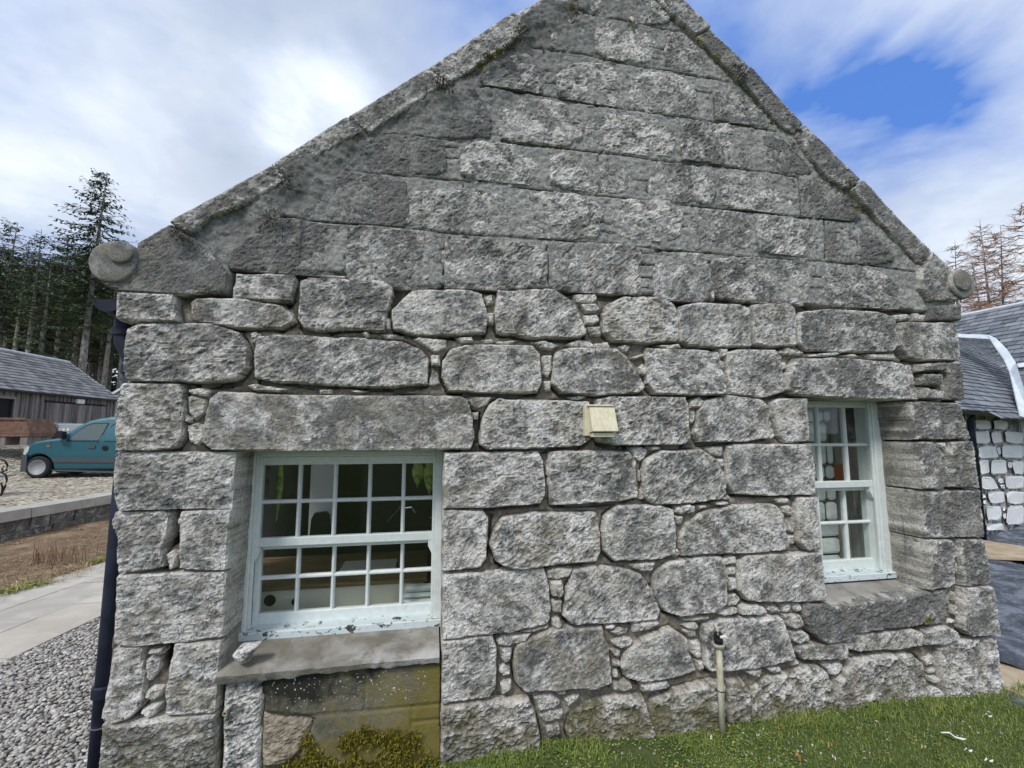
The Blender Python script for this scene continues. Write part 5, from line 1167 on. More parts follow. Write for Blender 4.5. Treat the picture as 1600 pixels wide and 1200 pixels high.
# ============================================================ right side: tarpaulin, boards
def sheet(name, poly, z, m_, lab, cat, amp=.03, seed=0, th=.0):
    Q = np.array([G(a, c, z)[:2] for a, c in poly]); n = 34
    # bilinear patch
    V = []; F = []
    for j in range(n+1):
        for i in range(n+1):
            u, v = i/n, j/n; q = Q[0]*(1-u)*(1-v)+Q[1]*u*(1-v)+Q[2]*u*v+Q[3]*(1-u)*v; V.append((q[0], q[1], z+amp*float(fbm(np.array([q[0]]), np.array([q[1]]), 2.2, seed, 3)[0])))
    for j in range(n):
        for i in range(n): a = j*(n+1)+i; F.append([a, a+1, a+n+2, a+n+1])
    ob = mk(name, V, F, m_, smooth=True, loc=V[0]); tag(ob, lab, cat)
    s_ = ob.modifiers.new('s', 'SOLIDIFY'); s_.thickness = .006; s_.offset = -1; return ob
sheet('tarpaulin', [(1490, 1015), (1760, 1090), (1760, 865), (1480, 868)], .06, M['tarp'], 'creased blue black tarpaulin on the ground right of the cottage', 'tarpaulin', .10, 2)
sheet('tarpaulin', [(1500, 855), (1800, 862), (1800, 815), (1480, 826)], .05, M['tarp'], 'black tarpaulin at the foot of the whitewashed outbuilding', 'tarpaulin', .12, 5)
sheet('tarpaulin', [(1550, 1085), (1700, 1150), (1700, 1095), (1540, 1068)], .03, M['tarp'], 'black sheeting edge by the lower right corner of the gable', 'tarpaulin', .03, 6)
def board(poly, z, lab, th=.03):
    V = [G(a, c, z) for a, c in poly]; b = MB(); b.prism(V[::-1], (0, 0, -th)); ob = b.build('timber_board', M['plank'], None, loc=V[0]); tag(ob, lab, 'board')
board([(1500, 868), (1530, 843), (1700, 868), (1690, 876)], .12, 'long raw timber board between the two dark tarpaulins')
board([(1500, 980), (1730, 1050), (1760, 1150), (1530, 1060)], .05, 'wide pale timber sheet below the creased tarpaulin right of the gable corner')
# ============================================================ whitewashed outbuilding at the right
ob_ = empty('outbuilding', (7, 4, 0), 'white limewashed stone outbuilding with blue slate roof at the right edge', 'outbuilding')
p1 = DP(1505, 660, 6.85); p2 = DP(1600, 660, 8.4); dA = (p2-p1); dA[2] = 0; LA = np.linalg.norm(dA); dA /= LA; nA = np.array([dA[1], -dA[0], 0]); 
if np.dot(nA, CAM-p1) < 0: nA = -nA
s0 = -1.6; A0 = np.array([p1[0], p1[1], 0])+dA*s0; LN = 9.0
b = MB(); b.prism([A0+nA*-.02+(0, 0, -.4), A0+dA*LN-nA*.02+np.array([0, 0, -.4]), A0+dA*LN-nA*5+np.array([0, 0, -.4]), A0-nA*5+np.array([0, 0, -.4])], (0, 0, 2.36)); b.build('wall', M['whitewash'], ob_)
jc = PL(1600, 740, A0, nA); ja = A0+dA*1.0; jb = jc*np.array([1, 1, 0])+np.array([0, 0, 0.]); b = MB(); b.prism([ja+nA*.004+np.array([0, 0, -.3]), jb+nA*.004+np.array([0, 0, -.3]), jb+nA*.004+np.array([0, 0, 1.955]), ja+nA*.004+np.array([0, 0, 1.955])], -nA*.02); b.build('stone_joints', M['joint_pale'], ob_)
# individually traced whitewashed stones + smooth limewashed part
def onA(px, py, off=0.0): return PL(px, py, A0+nA*off, nA)
WS = """1523,655 1533,655 1546,657 1549,669 1545,672 1524,670|1552,657 1566,655 1574,658 1574,669 1571,672 1553,670|1523,673 1545,673 1547,690 1541,694 1525,693|1549,674 1563,674 1566,692 1550,693|1569,673 1600,675 1600,694 1572,692|1527,697 1555,697 1561,713 1557,716 1529,716
1565,695 1600,697 1600,716 1566,716|1530,718 1544,718 1546,738 1532,742|1548,719 1572,719 1574,741 1549,742|1580,720 1600,720 1600,741 1584,740|1533,744 1550,745 1562,764 1535,765|1570,743 1600,744 1600,764 1572,763|1542,768 1570,768 1570,786 1548,788|1572,768 1600,768 1600,788 1574,787|1541,792 1562,790 1566,808 1560,814 1542,813|1575,790 1600,790 1600,822 1572,820|1541,818 1568,818 1568,829 1541,829|1558,747 1567,747 1569,755 1562,756|1563,758 1570,757 1570,763 1565,763|1535,772 1540,772 1540,778 1536,778|1536,782 1541,781 1541,788 1537,788|1566,793 1571,793 1571,798 1567,799|1567,803 1573,802 1572,810 1568,811|1557,700 1563,698 1564,708 1561,711|1574,722 1581,722 1582,730 1576,731""".replace('\n', '|').split('|')
for s_ in WS:
    Q = [tuple(map(float, q.split(','))) for q in s_.split()]; c = np.mean(Q, 0)
    Q2 = []
    for (a, b_), (a2, b2) in zip(Q, Q[1:]+Q[:1]):
        for f_ in (.12, .5, .88): Q2.append((a+(a2-a)*f_+RNG.uniform(-.9, .9), b_+(b2-b_)*f_+RNG.uniform(-.9, .9)))
    Q = Q2; P0 = [onA(a, b_, 0.0) for a, b_ in Q]; P1 = [onA(c[0]+(a-c[0])*.93+RNG.uniform(-.3, .3), c[1]+(b_-c[1])*.90, .045+RNG.uniform(-.01, .01)) for a, b_ in Q]; n = len(Q)
    b = MB(); b.add(P0+P1, [list(range(n, 2*n)), *[[i, (i+1) % n, n+(i+1) % n, n+i] for i in range(n)]]); b.build('stone', M['whitewash'], ob_, smooth=False)
b = MB(); P0 = [onA(a, c, .03) for a, c in ((1602, 650), (1590, 652), (1588, 655), (1602, 700))]
q0 = onA(1602, 700, .02); 
b.prism([q0*np.array([1, 1, 0])+np.array([0, 0, -.3]), q0*np.array([1, 1, 0])+dA*6+np.array([0, 0, -.3]), q0*np.array([1, 1, 0])+dA*6+np.array([0, 0, 1.93]), q0*np.array([1, 1, 0])+np.array([0, 0, 1.93])], -nA*.03); b.build('limewashed_wall', M['whitewash'], ob_)
ew = MB(); ew.prism([A0+nA*.12+np.array([0, 0, 1.945]), A0+dA*LN+nA*.12+np.array([0, 0, 1.945]), A0+dA*LN-nA*.1+np.array([0, 0, 1.985]), A0-nA*.1+np.array([0, 0, 1.985])], (0, 0, .03)); ew.build('eaves_board', M['dark'], ob_)
gt2 = MB(); gt2.tube([A0+nA*.19+np.array([0, 0, 1.965]), A0+dA*LN+nA*.19+np.array([0, 0, 1.965])], .045, 10); gt2.build('gutter', M['iron'], ob_)
dq = onA(1520, 664, .12); de = onA(1532, 828, .12); dx_ = np.array([dq[0]*.5+de[0]*.5, dq[1]*.5+de[1]*.5, 0])
b = MB(); b.tube([dx_+nA*.07+np.array([0, 0, 1.95]), dx_+np.array([0, 0, 1.82]), dx_+np.array([0, 0, -.1])], .040, 12); b.build('downpipe', M['iron'], ob_, smooth=True)
# roof A rises from this wall; roof B is the higher roof behind, meeting in a lead valley
def plane_roof(pts_px, p0, n, name, gauge, wdt, udir, m_, seed):
    n = np.array(n)/np.linalg.norm(n); P = [PL(a, c, p0, n) for a, c in pts_px]
    u = np.array(udir, float); u -= n*np.dot(u, n); u /= np.linalg.norm(u); v = np.cross(n, u); v = v if v[2] > 0 else -v
    o = np.array(P[0]); UV = np.array([(np.dot(p-o, u), np.dot(p-o, v)) for p in P]); mn = UV.min(0); mx = UV.max(0); o2 = o+u*mn[0]+v*mn[1]
    Q = UV-mn; poly = Q
    def ins(a, c): return sdf(poly, np.array([a]), np.array([c]))[0] > -.04
    b = MB(); sh = slates(b, o2, u, v, n, mx[0]-mn[0]+.1, mx[1]-mn[1]+.1, wdt, gauge, ins, np.random.RandomState(seed), .010, .014)
    ob = b.build(name, m_, ob_, kind='stuff'); set_shade(ob, sh)
    b = MB(); b.prism([p-n*.004 for p in P], -n*.05); b.build('roof_deck', M['dark'], ob_); return P
up = np.array([0, 0, 1.0]); nRA = nA*math.sin(math.radians(42))+up*math.cos(math.radians(42))
eA = np.array([A0[0], A0[1], 1.99])+nA*.2
plane_roof([(1440, 640), (1504, 641), (1660, 658), (1640, 640), (1592, 640), (1574, 562), (1546, 525), (1440, 519)], eA, nRA, 'roof_slates', .15, .22, dA, M['slate'], 4)
r1 = DP(1490, 497, 12.0); r2 = DP(1600, 475, 10.67); dB = r2-r1; dB[2] = 0; dB /= np.linalg.norm(dB); nB = np.array([dB[1], -dB[0], 0]); nB = nB if np.dot(nB, CAM-r1) > 0 else -nB
nRB = nB*math.sin(math.radians(42))+up*math.cos(math.radians(42))
r1_ = np.array([r1[0], r1[1], (r1[2]+r2[2])/2])
plane_roof([(1420, 512), (1490, 497), (1600, 475), (1720, 452), (1720, 700), (1640, 680), (1592, 640), (1574, 560), (1546, 523), (1420, 516)], r1_, nRB, 'roof_slates', .16, .24, dB, M['slate'], 6)
# lead valley and flashings
def strip(px, p0, n, name, off=.03, th=.02):
    n = n/np.linalg.norm(n); P = []
    for a, c in px:
        q1 = PL(a, c, p0+n*off, n); q2 = PL(a, c, r1_+nRB*off, nRB); P.append(q1 if np.linalg.norm(q1-CAM) < np.linalg.norm(q2-CAM) else q2)
    b = MB(); b.prism(P, -n*th); b.build(name, M['lead'], ob_)
strip([(1480, 521), (1546, 523), (1552, 529), (1480, 525)], eA, nRA, 'lead_flashing')
strip([(1544, 523), (1556, 528), (1573, 545), (1587, 566), (1612, 640), (1612, 655), (1594, 650), (1592, 640), (1578, 580), (1569, 560), (1556, 542)], eA, nRA, 'lead_valley', .05)
strip([(1590, 568), (1602, 566), (1602, 572), (1592, 573)], eA, nRA, 'lead_soaker', .08)
b = MB(); b.tube([np.array([r1[0], r1[1], r1_[2]+.02])-dB*.9, np.array([r1[0], r1[1], r1_[2]+.02])+dB*4.2], .05, 8); b.build('ridge_roll', M['lead'], ob_)
# ============================================================ barn
bn = empty('timber_barn', (-16.6, 18, 1.1), 'long timber boarded barn with grey slate roof behind the teal van', 'barn')
BX, BY0, BY1, BZ, BE = -16.6, 4.0, 25.0, .95, 3.36
b = MB(); b.box((BX-4.8, BY0, BZ-.6), (BX-.03, BY1, BE)); b.prism([(BX-.03, BY0, BE), (BX-4.8, BY0, BE), (BX-2.44, BY0, 5.16)], (0, BY1-BY0, 0)); b.build('wall', M['boards'], bn)
def onB(px, py, off=0.0): return PL(px, py, (BX+off, 0, 0), np.array([1.0, 0, 0]))
# vertical board-on-board cladding; open bay framed but filled by a solid dark block
dl0 = onB(-60, 640)[1]; dl1 = onB(19, 640)[1]; dt = onB(10, 623)[2]; 
sl0, sl1 = onB(69, 640)[1], onB(160, 640)[1]; st_ = onB(100, 630)[2]
y = BY0; n_ = 0; stf = MB()
while y < BY1:
    w = RNG.uniform(.10, .14); zb = BZ
    if dl0-.2 < y < dl1: zb = dt
    o_ = RNG.uniform(.0, .02)+(.03 if n_ % 2 else 0)
    if y > 15.5: 
        b = MB(); b.box((BX-.03, y, zb), (BX+o_, min(BY1, y+w+.01), BE)); b.build('board', M['boards'], bn)
    else: stf.box((BX-.03, y, zb), (BX+o_, y+w+.01, BE))
    y += w; n_ += 1
stf.build('far_boards', M['boards'], bn, kind='stuff')
b = MB(); b.box((BX-.6, dl0, BZ), (BX-.02, dl1-.02, dt)); b.build('bay_shade_block', M['dark'], bn)  # near-black block stands for the shaded inside of the bay
b = MB(); b.box((BX+.03, dl1-.02, BZ), (BX+.07, dl1+.14, dt+.1)); b.box((BX+.03, dl0-.2, dt), (BX+.069, dl1-.02, dt+.12)); b.build('door_frame', M['boards'], bn)
b = MB(); y = sl0
dr_ = empty('sliding_door', (BX+.1, sl0, BZ), None); dr_.parent = bn; dr_.location = (BX+.1+16.6, sl0-18, BZ-1.1)
while y < sl1:
    b = MB(); b.box((BX+.06, y, BZ+.1), (BX+.085+RNG.uniform(0, .012), min(y+.135, sl1), st_-.02)); b.build('board', M['boards'], dr_); y += .14
b = MB(); b.box((BX+.055, sl0-.1, st_-.0), (BX+.12, sl1+.1, st_+.06)); b.build('door_rail', M['dark'], bn)
lf = onB(120, 627); b = MB(); b.box((BX+.04, lf[1]-.22, lf[2]-.12), (BX+.20, lf[1]+.22, lf[2]+.10), .02); b.build('wall_lamp', M['white'], bn)
u = np.array([0, 1.0, 0]); v = np.array([-2.44, 0, 1.84]); v /= np.linalg.norm(v); n = np.cross(u, v); n = n if n[2] > 0 else -n
b = MB(); sh = slates(b, (BX+.18, BY0-.1, 3.29), u, v, n, BY1-BY0+.25, 3.25, .33, .24, None, RNG, .012, .02); o_ = b.build('roof_slates', M['slate_old'], bn, kind='stuff'); set_shade(o_, sh)
b = MB(); b.prism([(BX+.18, BY0-.1, 3.26), (BX-2.44, BY0-.1, 5.24), (BX-5.06, BY0-.1, 3.26)], (0, BY1-BY0+.25, 0)); b.build('roof_deck', M['boards'], bn)
b = MB(); b.tube([(BX-2.44, BY0-.1, 5.30), (BX-2.44, BY1+.15, 5.30)], .07, 8); b.build('ridge', M['lead'], bn)
b = MB(); b.prism([(BX+.2, BY1+.15, 3.30), (BX-2.44, BY1+.15, 5.30), (BX-2.44, BY1+.15, 5.12), (BX+.2, BY1+.15, 3.14)], (0, .03, 0)); b.build('bargeboard', M['lead'], bn)
b = MB(); b.tube([(BX+.24, BY0, 3.25), (BX+.24, BY1, 3.25)], .05, 8); b.build('gutter', M['dark'], bn)
# small shed roof behind it
sh_ = empty('shed', (-18, 30, 1.1), 'small shed with pale bargeboard just behind the right end of the barn', 'shed')
a_, c_ = W(168, 617, 30), W(212, 592, 30)
b = MB(); b.prism([a_, c_, c_-np.array([0, 0, .16]), a_-np.array([0, 0, .16])], (0, .06, 0)); b.build('bargeboard', M['lead'], sh_)
b = MB(); b.prism([a_+np.array([0, .07, .0]), c_+np.array([0, .07, 0]), c_+np.array([3, .07, -1.6]), c_+np.array([3, .07, -3.4]), a_+np.array([.4, .07, -2.2])], (0, 3, 0)); b.build('wall', M['boards'], sh_)
# rusty tipping skip on sleepers, grey cabinets behind the van
sk = empty('rusty_skip', W(20, 684, 15.5), 'rust brown steel tipping skip in front of the open barn bay', 'skip')
P = [W(a, c, 15.2) for a, c in ((-75, 654), (40, 654), (47, 678), (48, 682), (-80, 682))]; b = MB(); b.prism(P[:3]+[W(-79, 678, 15.2)], (0, 1.1, 0)); b.build('body', M['rust'], sk)
b = MB(); b.box(tuple(W(-80, 682, 15.2)-np.array([0, .03, 0])), tuple(W(48, 678.5, 15.2)+np.array([0, 1.15, 0]))); b.build('base_rail', M['rust'], sk)
b = MB(); b.box(tuple(W(-75, 655.5, 15.2)-np.array([0, .04, 0])), tuple(W(41, 652.5, 15.2)+np.array([0, 0, 0]))); b.build('rim', M['rust'], sk)
for px_ in (4, 38):
    b = MB(); b.box(tuple(W(px_-7, 690, 15.2)-np.array([0, 0, .12])), tuple(W(px_+5, 682.5, 15.2)+np.array([0, 1.0, 0]))); b.build('sleeper', M['boards'], sk)
gc = empty('louvred_cabinet', W(75, 686, 16.5), 'blue grey louvred cabinet against the barn behind the van bonnet', 'cabinet')
a_, c_ = W(63, 660, 16.5), W(87, 686, 16.5); b = MB(); b.box((a_[0], 16.5, c_[2]-.2), (c_[0], 17.2, a_[2])); mg = mat('grey steel', col=(.26, .29, .32), rough=.55); ml = mat('light grey steel', col=(.36, .39, .41), rough=.5); b.build('body', mg, gc)
for k in range(6):
    z_ = c_[2]+.08+(a_[2]-c_[2]-.1)*k/6; b = MB(); b.box((a_[0]+.06, 16.46, z_), (c_[0]-.06, 16.499, z_+.055)); b.build('slat', ml, gc)
gd = empty('grey_cabinet', W(105, 686, 16.5), 'light grey steel cabinet with three small white notices behind the van', 'cabinet')
a_, c_ = W(87.5, 662, 16.4), W(128, 688, 16.4); b = MB(); b.box((a_[0]+.03, 16.4, c_[2]-.2), (c_[0], 17.1, a_[2]), .02); b.build('body', ml, gd)
for k, px_ in enumerate((93, 99, 106)):
    q = W(px_, 671.5, 16.39); b = MB(); b.box((q[0]-.035, 16.385, q[2]-.05), (q[0]+.045, 16.399, q[2]+.05)); b.build('notice', M['white'], gd)
# wrought iron scroll arm of a garden seat at the left edge of the yard
bs = empty('garden_seat', G(0, 775, .30), 'black wrought iron garden seat end with scrolls at the far left edge', 'seat')
q0 = G(-4, 776, .30); Yb = q0[1]
def bp(px, py): return W(px, py, Yb)
for pl in ([(-30, 722), (0, 718), (8, 720), (12, 727), (10, 735), (5, 737), (3, 732), (6, 729)], [(-30, 740), (2, 738), (9, 742), (11, 750), (8, 760), (3, 770), (0, 778)], [(-12, 776), (-6, 760), (2, 755), (4, 762), (0, 778)]):
    b = MB(); b.tube([bp(a, c) for a, c in pl], .018, 7); b.build('scroll', M['black_iron'], bs, smooth=True)
b = MB(); b.box(tuple(bp(-70, 746)+np.array([0, 0, -.02])), tuple(bp(-8, 746)+np.array([0, .5, .02]))); b.build('seat', M['boards'], bs)
# ============================================================ teal van
VY = 12.76; gz = .30
van = empty('parked_van', W(120, 748, VY), 'teal blue small panel van parked on the cobbles, nose to the left', 'van')
def cp(px, py): q = W(px, py, VY); return (q[0], q[2])
nose = cp(19, 722)[0]
XF = cp(55, 748)[0]; XR_ = XF+2.60; rw_ = .315; zc_ = gz+rw_
topz = cp(160, 651.5)[1]
prof = [cp(20, 727), cp(23, 722), cp(29, 717), cp(30, 711), cp(33, 703), cp(38, 697.5), cp(50, 691.5), cp(70, 687.5), cp(94, 684.5), cp(104, 675), cp(120, 664), cp(134, 657), cp(148, 653.5), cp(160, 651.8), (XF+1.6, topz+.02), (XF+2.6, topz+.01), (XF+3.15, topz-.05), (XF+3.24, topz-.35), (XF+3.30, gz+.85), (XF+3.32, gz+.35), (XF+3.2, gz+.27)]
wa = []
for X_ in (XR_, XF):
    for k in range(13):
        a = -.12+ (math.pi+.24)*k/12; wa.append((X_+.375*math.cos(a), zc_+.375*math.sin(a)))
prof = prof+[(XR_+.42, gz+.24)]+wa[:13]+[(XR_-.42, gz+.22), (XF+.45, gz+.22)]+wa[13:]+[(XF-.40, gz+.26), (nose+.05, gz+.27), (nose+.0, gz+.36)]
VP_ = np.array(prof); vst = {}
zbelt = cp(100, 689)[1]
def yvan(x, z, d):
    e = np.clip(d/.07, 0, 1); r_ = -.06*(1-np.sqrt(np.maximum(0, 1-(1-e)**2)))
    tum = -.20*np.clip((z-zbelt)/.75, 0, 1)**1.2-.05*np.clip((gz+.75-z)/.5, 0, 1)**2
    fr = -.22*np.clip((nose+.75-x)/.75, 0, 1)**2.2
    return r_+tum+fr
def side(flip):
    V, F, d_ = plate(lambda x, z: sdf(VP_, x, z), (VP_[:, 0].min(), VP_[:, 1].min(), VP_[:, 0].max(), VP_[:, 1].max()), .028, yvan, .83)
    V = V.copy(); V[:, 1] = VY+V[:, 1] if not flip else VY+1.66-V[:, 1]
    return V, (F if not flip else F[:, ::-1])
b = MB(); V, F = side(False); b.add(V, F.tolist()); V, F = side(True); b.add(V, F.tolist()); body = b.build('body', M['van'], van, smooth=True)
em = body.modifiers.new('e', 'EDGE_SPLIT'); em.split_angle = math.radians(38)
def vs(x, z, off=.004):   # point on the van's near side skin
    return np.array([x, VY-float(yvan(np.array([x]), np.array([z]), np.array([1.0]))[0])-off, z])
def panel(name, poly, m_, off=.006, parent=van, th=.01):
    P = [vs(*cp(a, c), off) for a, c in poly]; b = MB(); b.prism(P, (0, th, 0)); return b.build(name, m_, parent)
door = empty('front_door', (0, 0, 0)); door.parent = van
panel('side_window', [(107, 687), (117, 677), (131, 666), (141, 662.5), (164, 662), (160, 675), (153, 688)], M['carglass'], .010, door)
panel('window_seal', [(104, 690), (104, 688), (116, 676), (130, 665), (140, 661), (166, 660.5), (166, 663), (161, 676), (155, 690)], M['dark'], .004, door)
panel('door_handle', [(138, 696), (149, 696), (149, 700), (138, 700)], M['bumper'], .03, door)
for poly in ([(79.5, 690), (80.5, 690), (78.5, 735), (77.5, 735)], [(152, 690), (153, 690), (152.5, 733), (151.5, 733)], [(154, 690), (164, 664), (165, 664), (155, 690)]): panel('door_gap', poly, M['dark'], .0035)
panel('pressed_panel_edge', [(163, 690), (163, 688), (171, 664), (174, 662), (210, 661), (210, 662), (175, 663), (172, 665), (164.5, 689), (210, 690), (210, 691)], M['dark'], .003)
panel('rub_strip', [(82, 715), (215, 716), (215, 723.5), (83, 722)], M['bumper'], .02)
panel('sill_strip', [(78, 734), (180, 736.5), (180, 739), (80, 736)], M['bumper'], .012)
c0 = vs(*cp(164.5, 700), .0); b = MB(); b.lathe(c0, (0, -1, 0), [(0, .075), (.018, .075), (.024, .06)], 18); b.build('fuel_cap', M['dark'], van)
# bumper wraps the nose
bm = MB(); pz0, pz1 = gz+.20, cp(25, 711)[1]
outl = [(nose+.62, VY-.012), (nose+.33, VY+.02), (nose+.12, VY+.16), (nose-.03, VY+.45), (nose-.06, VY+.83), (nose-.03, VY+1.21), (nose+.12, VY+1.5), (nose+.33, VY+1.64), (nose+.62, VY+1.672)]
x_w = XF-.385
outl[0] = (x_w, VY-.008); outl[-1] = (x_w, VY+1.668)
bm.prism([(a, c, pz0) for a, c in outl], (0, 0, pz1-pz0)); bm.build('front_bumper', M['bumper'], van)
hd = panel('headlight', [(30, 710), (33, 702), (40, 697.5), (44, 699), (41, 706), (36, 711)], M['lamp'], .015)
panel('indicator', [(73, 696), (78, 695.5), (78, 698), (74, 698.5)], M['orange'], .012)
# mirror
q = vs(*cp(100, 684), .0); b = MB(); b.prism([q+np.array([-.12, -.20, .0]), q+np.array([.06, -.20, -.02]), q+np.array([.06, -.18, .17]), q+np.array([-.05, -.18, .20]), q+np.array([-.12, -.19, .12])], (0, .17, 0)); b.build('wing_mirror', M['dark'], van)
# wheels
for (X_, near) in ((XF, 1), (XR_, 1), (XF, 0), (XR_, 0)):
    yc = VY+.02 if near else VY+1.64; dy = 1 if near else -1
    w = MB(); w.lathe((X_, yc, zc_), (0, dy, 0), [(.10, .05), (.10, .20), (.0, .20), (-.0, .27), (.015, .300), (.05, rw_), (.15, rw_), (.185, .29), (.19, .2)], 32, False); whl = w.build('wheel', M['tyre'], van, smooth=True)
    w = MB(); w.lathe((X_, yc, zc_), (0, dy, 0), [(.09, .001), (.035, .03), (.03, .05), (.055, .075), (.05, .12), (.025, .145), (.045, .17), (-.004, .205), (-.008, .215), (.02, .215)], 28); w.build('rim', M['rim'], whl, smooth=True)
    w = MB()
    for k in range(8):
        a = 2*math.pi*k/8; cx, cz = X_+.158*math.cos(a), zc_+.158*math.sin(a); w.lathe((cx, yc+dy*.03, cz), (0, dy, 0), [(-.006, .026), (.012, .026)], 8)
    w.build('rim_slot', M['dark'], whl)
b = MB(); b.box((XF+.42, VY+.1, gz+.16), (XR_-.42, VY+1.5, gz+.26)); b.box((XF-.4, VY+.25, gz+.18), (XF+.5, VY+1.4, gz+.6)); b.build('underbody', M['dark'], van)
b = MB(); P0 = [(cp(96, 683.5)[0], VY+.12, cp(96, 683.5)[1]+.012), (cp(147, 654)[0], VY+.26, cp(147, 654)[1]+.010), (cp(147, 654)[0], VY+1.40, cp(147, 654)[1]+.010), (cp(96, 683.5)[0], VY+1.54, cp(96, 683.5)[1]+.012)]; b.prism(P0, (-.01, 0, .012)); b.build('windscreen', M['carglass'], van)
# ============================================================ trees
def spruce(H, crown0, Rmax, seed, dens=1.0, dead=True, stepz=.55):
    r = np.random.RandomState(seed); tr = MB(); pts = []; rad = []; lx_, ly_ = r.randn(2)*.004*H
    for k in range(9):
        z = H*k/8; pts.append((lx_*(k/8)**2*3, ly_*(k/8)**2*3, z)); rad.append(max(.015, (H*.0125+.03)*(1-k/8)**.85+.012))
    tr.tube(pts, rad, 9)
    V = []; F = []; sh = []; n0 = 0; bt = MB()
    z = H*crown0
    while z < H*.985:
        fr = (z-H*crown0)/(H*(1-crown0)); L0 = Rmax*(1-fr)**.75*(.35+.65*min(1, fr*5+.5)); nb = max(4, int(7*dens))
        for j in range(nb):
            a = 2*math.pi*(j+r.rand())/nb; L = L0*r.uniform(.5, 1.15)+.18; zz_ = z+r.uniform(-.3, .3)
            dz = (.25 if fr > .75 else -.12-.30*(1-fr)); steps = max(3, int(L/.28)); P = []
            for s_ in range(steps+1):
                q = s_/steps; P.append(np.array([math.cos(a)*L*q, math.sin(a)*L*q, zz_+L*(dz*q+.18*q*q)]))
            bt.tube([P[0], P[len(P)//2], P[-1]], [.022, .014, .005], 3, False)
            for s_ in range(1, steps+1):
                q = s_/steps
                for kk in range(max(1, int(5*dens*(1-.65*fr)))):
                    side_ = r.choice([-1, 1]); d_ = np.array([math.cos(a+side_*r.uniform(.3, 1.2)), math.sin(a+side_*r.uniform(.3, 1.2)), r.uniform(-.7, .05)])
                    l = r.uniform(.22, .5)*(1-.45*q)*(.6+.4*min(1, L0/1.5)); w = r.uniform(.035, .075); p = P[s_]+r.randn(3)*.05; s2 = np.cross(d_, (0, 0, 1.0)); s2 = s2/(np.linalg.norm(s2)+1e-6)*w+np.array([0, 0, r.uniform(-.03, .03)])
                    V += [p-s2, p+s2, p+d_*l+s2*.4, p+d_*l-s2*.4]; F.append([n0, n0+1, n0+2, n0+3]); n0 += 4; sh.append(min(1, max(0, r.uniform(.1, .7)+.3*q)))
        z += stepz*r.uniform(.75, 1.2)*(1-.45*fr)
    if dead:
        z = H*.12
        while z < H*crown0:
            for j in range(3):
                a = r.uniform(0, 6.28); L = r.uniform(.6, 1.9); dd = np.array([math.cos(a), math.sin(a), r.uniform(-.5, -.05)]); p = np.array([0, 0, z])
                bt.tube([p, p+dd*L*.5, p+dd*L+np.array([0, 0, .1])], [.016, .011, .004], 3, False)
            z += r.uniform(.3, .6)
    return tr, (V, F, sh), bt
def tree_mesh(name, V, F, m_, sh=None, smooth=False):
    me = bpy.data.meshes.new(name); me.from_pydata([tuple(v) for v in V], [], F); me.update(); me.materials.append(m_)
    if smooth: me.polygons.foreach_set('use_smooth', [True]*len(me.polygons))
    if sh is not None: me.attributes.new('shade', 'FLOAT', 'FACE').data.foreach_set('value', np.asarray(sh, np.float32))
    return me
PRO = []
for H, c0, R_, sd, dn in ((21, .42, 4.3, 1, 1.25), (20, .58, 3.0, 2, 1.0), (19, .55, 3.2, 3, 1.1), (17, .42, 3.0, 4, 1.1), (21, .62, 2.6, 5, .9)):
    tr, (V, F, sh), bt = spruce(H, c0, R_, sd, dn)
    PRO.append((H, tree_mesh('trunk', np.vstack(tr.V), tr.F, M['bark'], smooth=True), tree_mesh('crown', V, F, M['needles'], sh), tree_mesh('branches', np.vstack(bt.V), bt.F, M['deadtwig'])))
def put_tree(name, k, x, y, z, H, lab, grp, cat='tree'):
    h0, tm, cm, bm_ = PRO[k]; s_ = H/h0; o = empty(name, (x, y, z), lab, cat, grp); 
    rot = RNG.uniform(0, 6.28)
    for nm, me in (('trunk', tm), ('crown', cm), ('branches', bm_)):
        q = bpy.data.objects.new(nm, me); COL.objects.link(q); q.parent = o; q.scale = (s_, s_, s_); q.rotation_euler = (0, 0, rot)
    return o
def at_px(px, dep, z=0): 
    q = DP(px, 673, dep); return q[0], q[1]
def topz_(px, py, dep): return DP(px, py, dep)[2]
# (px of trunk, depth, py of top, prototype)
SPR = [(118, 34, 243, 0, 'tallest spruce, with a bare pointed top rising over the left skew'), (30, 36, 345, 1, 'spruce with a pale dead top left of the tallest one'), (-22, 38, 330, 2, 'spruce cut by the left edge of the picture'),
 (232, 44, 345, 3, 'small spruce tip peeping just over the left skew stones'), (75, 40, 352, 1, 'spruce left behind the tallest one'), (155, 40, 360, 2, 'dark spruce right of the tallest one'), (180, 37, 385, 4, 'dark spruce behind the scroll stone'),
 (8, 42, 360, 4, 'spruce with dull crown at the left, second row'), (52, 33, 385, 3, 'shorter bushy spruce left of the tall trunk'), (200, 46, 372, 0, 'spruce hidden mostly by the left corner'), (-60, 36, 340, 0, 'spruce outside the left edge'), (108, 44, 372, 3, 'spruce behind the tall trunk')]
for px, dep, py, k, lab in SPR:
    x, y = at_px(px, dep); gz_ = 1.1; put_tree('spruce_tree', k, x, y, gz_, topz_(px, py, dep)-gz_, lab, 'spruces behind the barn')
r_ = np.random.RandomState(77)
far_t = []
for k in range(46):
    px = -120+ k*9.3+r_.uniform(-9, 9); dep = r_.uniform(46, 66); x, y = at_px(px, dep); far_t.append((x, y, topz_(px, r_.uniform(372, 405), dep)-1.1, k % 5))
for (x, y, H_, k) in far_t: put_tree('spruce_tree', k, x, y, 1.1, H_, 'slender spruce deep in the dark wood behind the barn', 'slender spruces deep in the wood behind the barn')
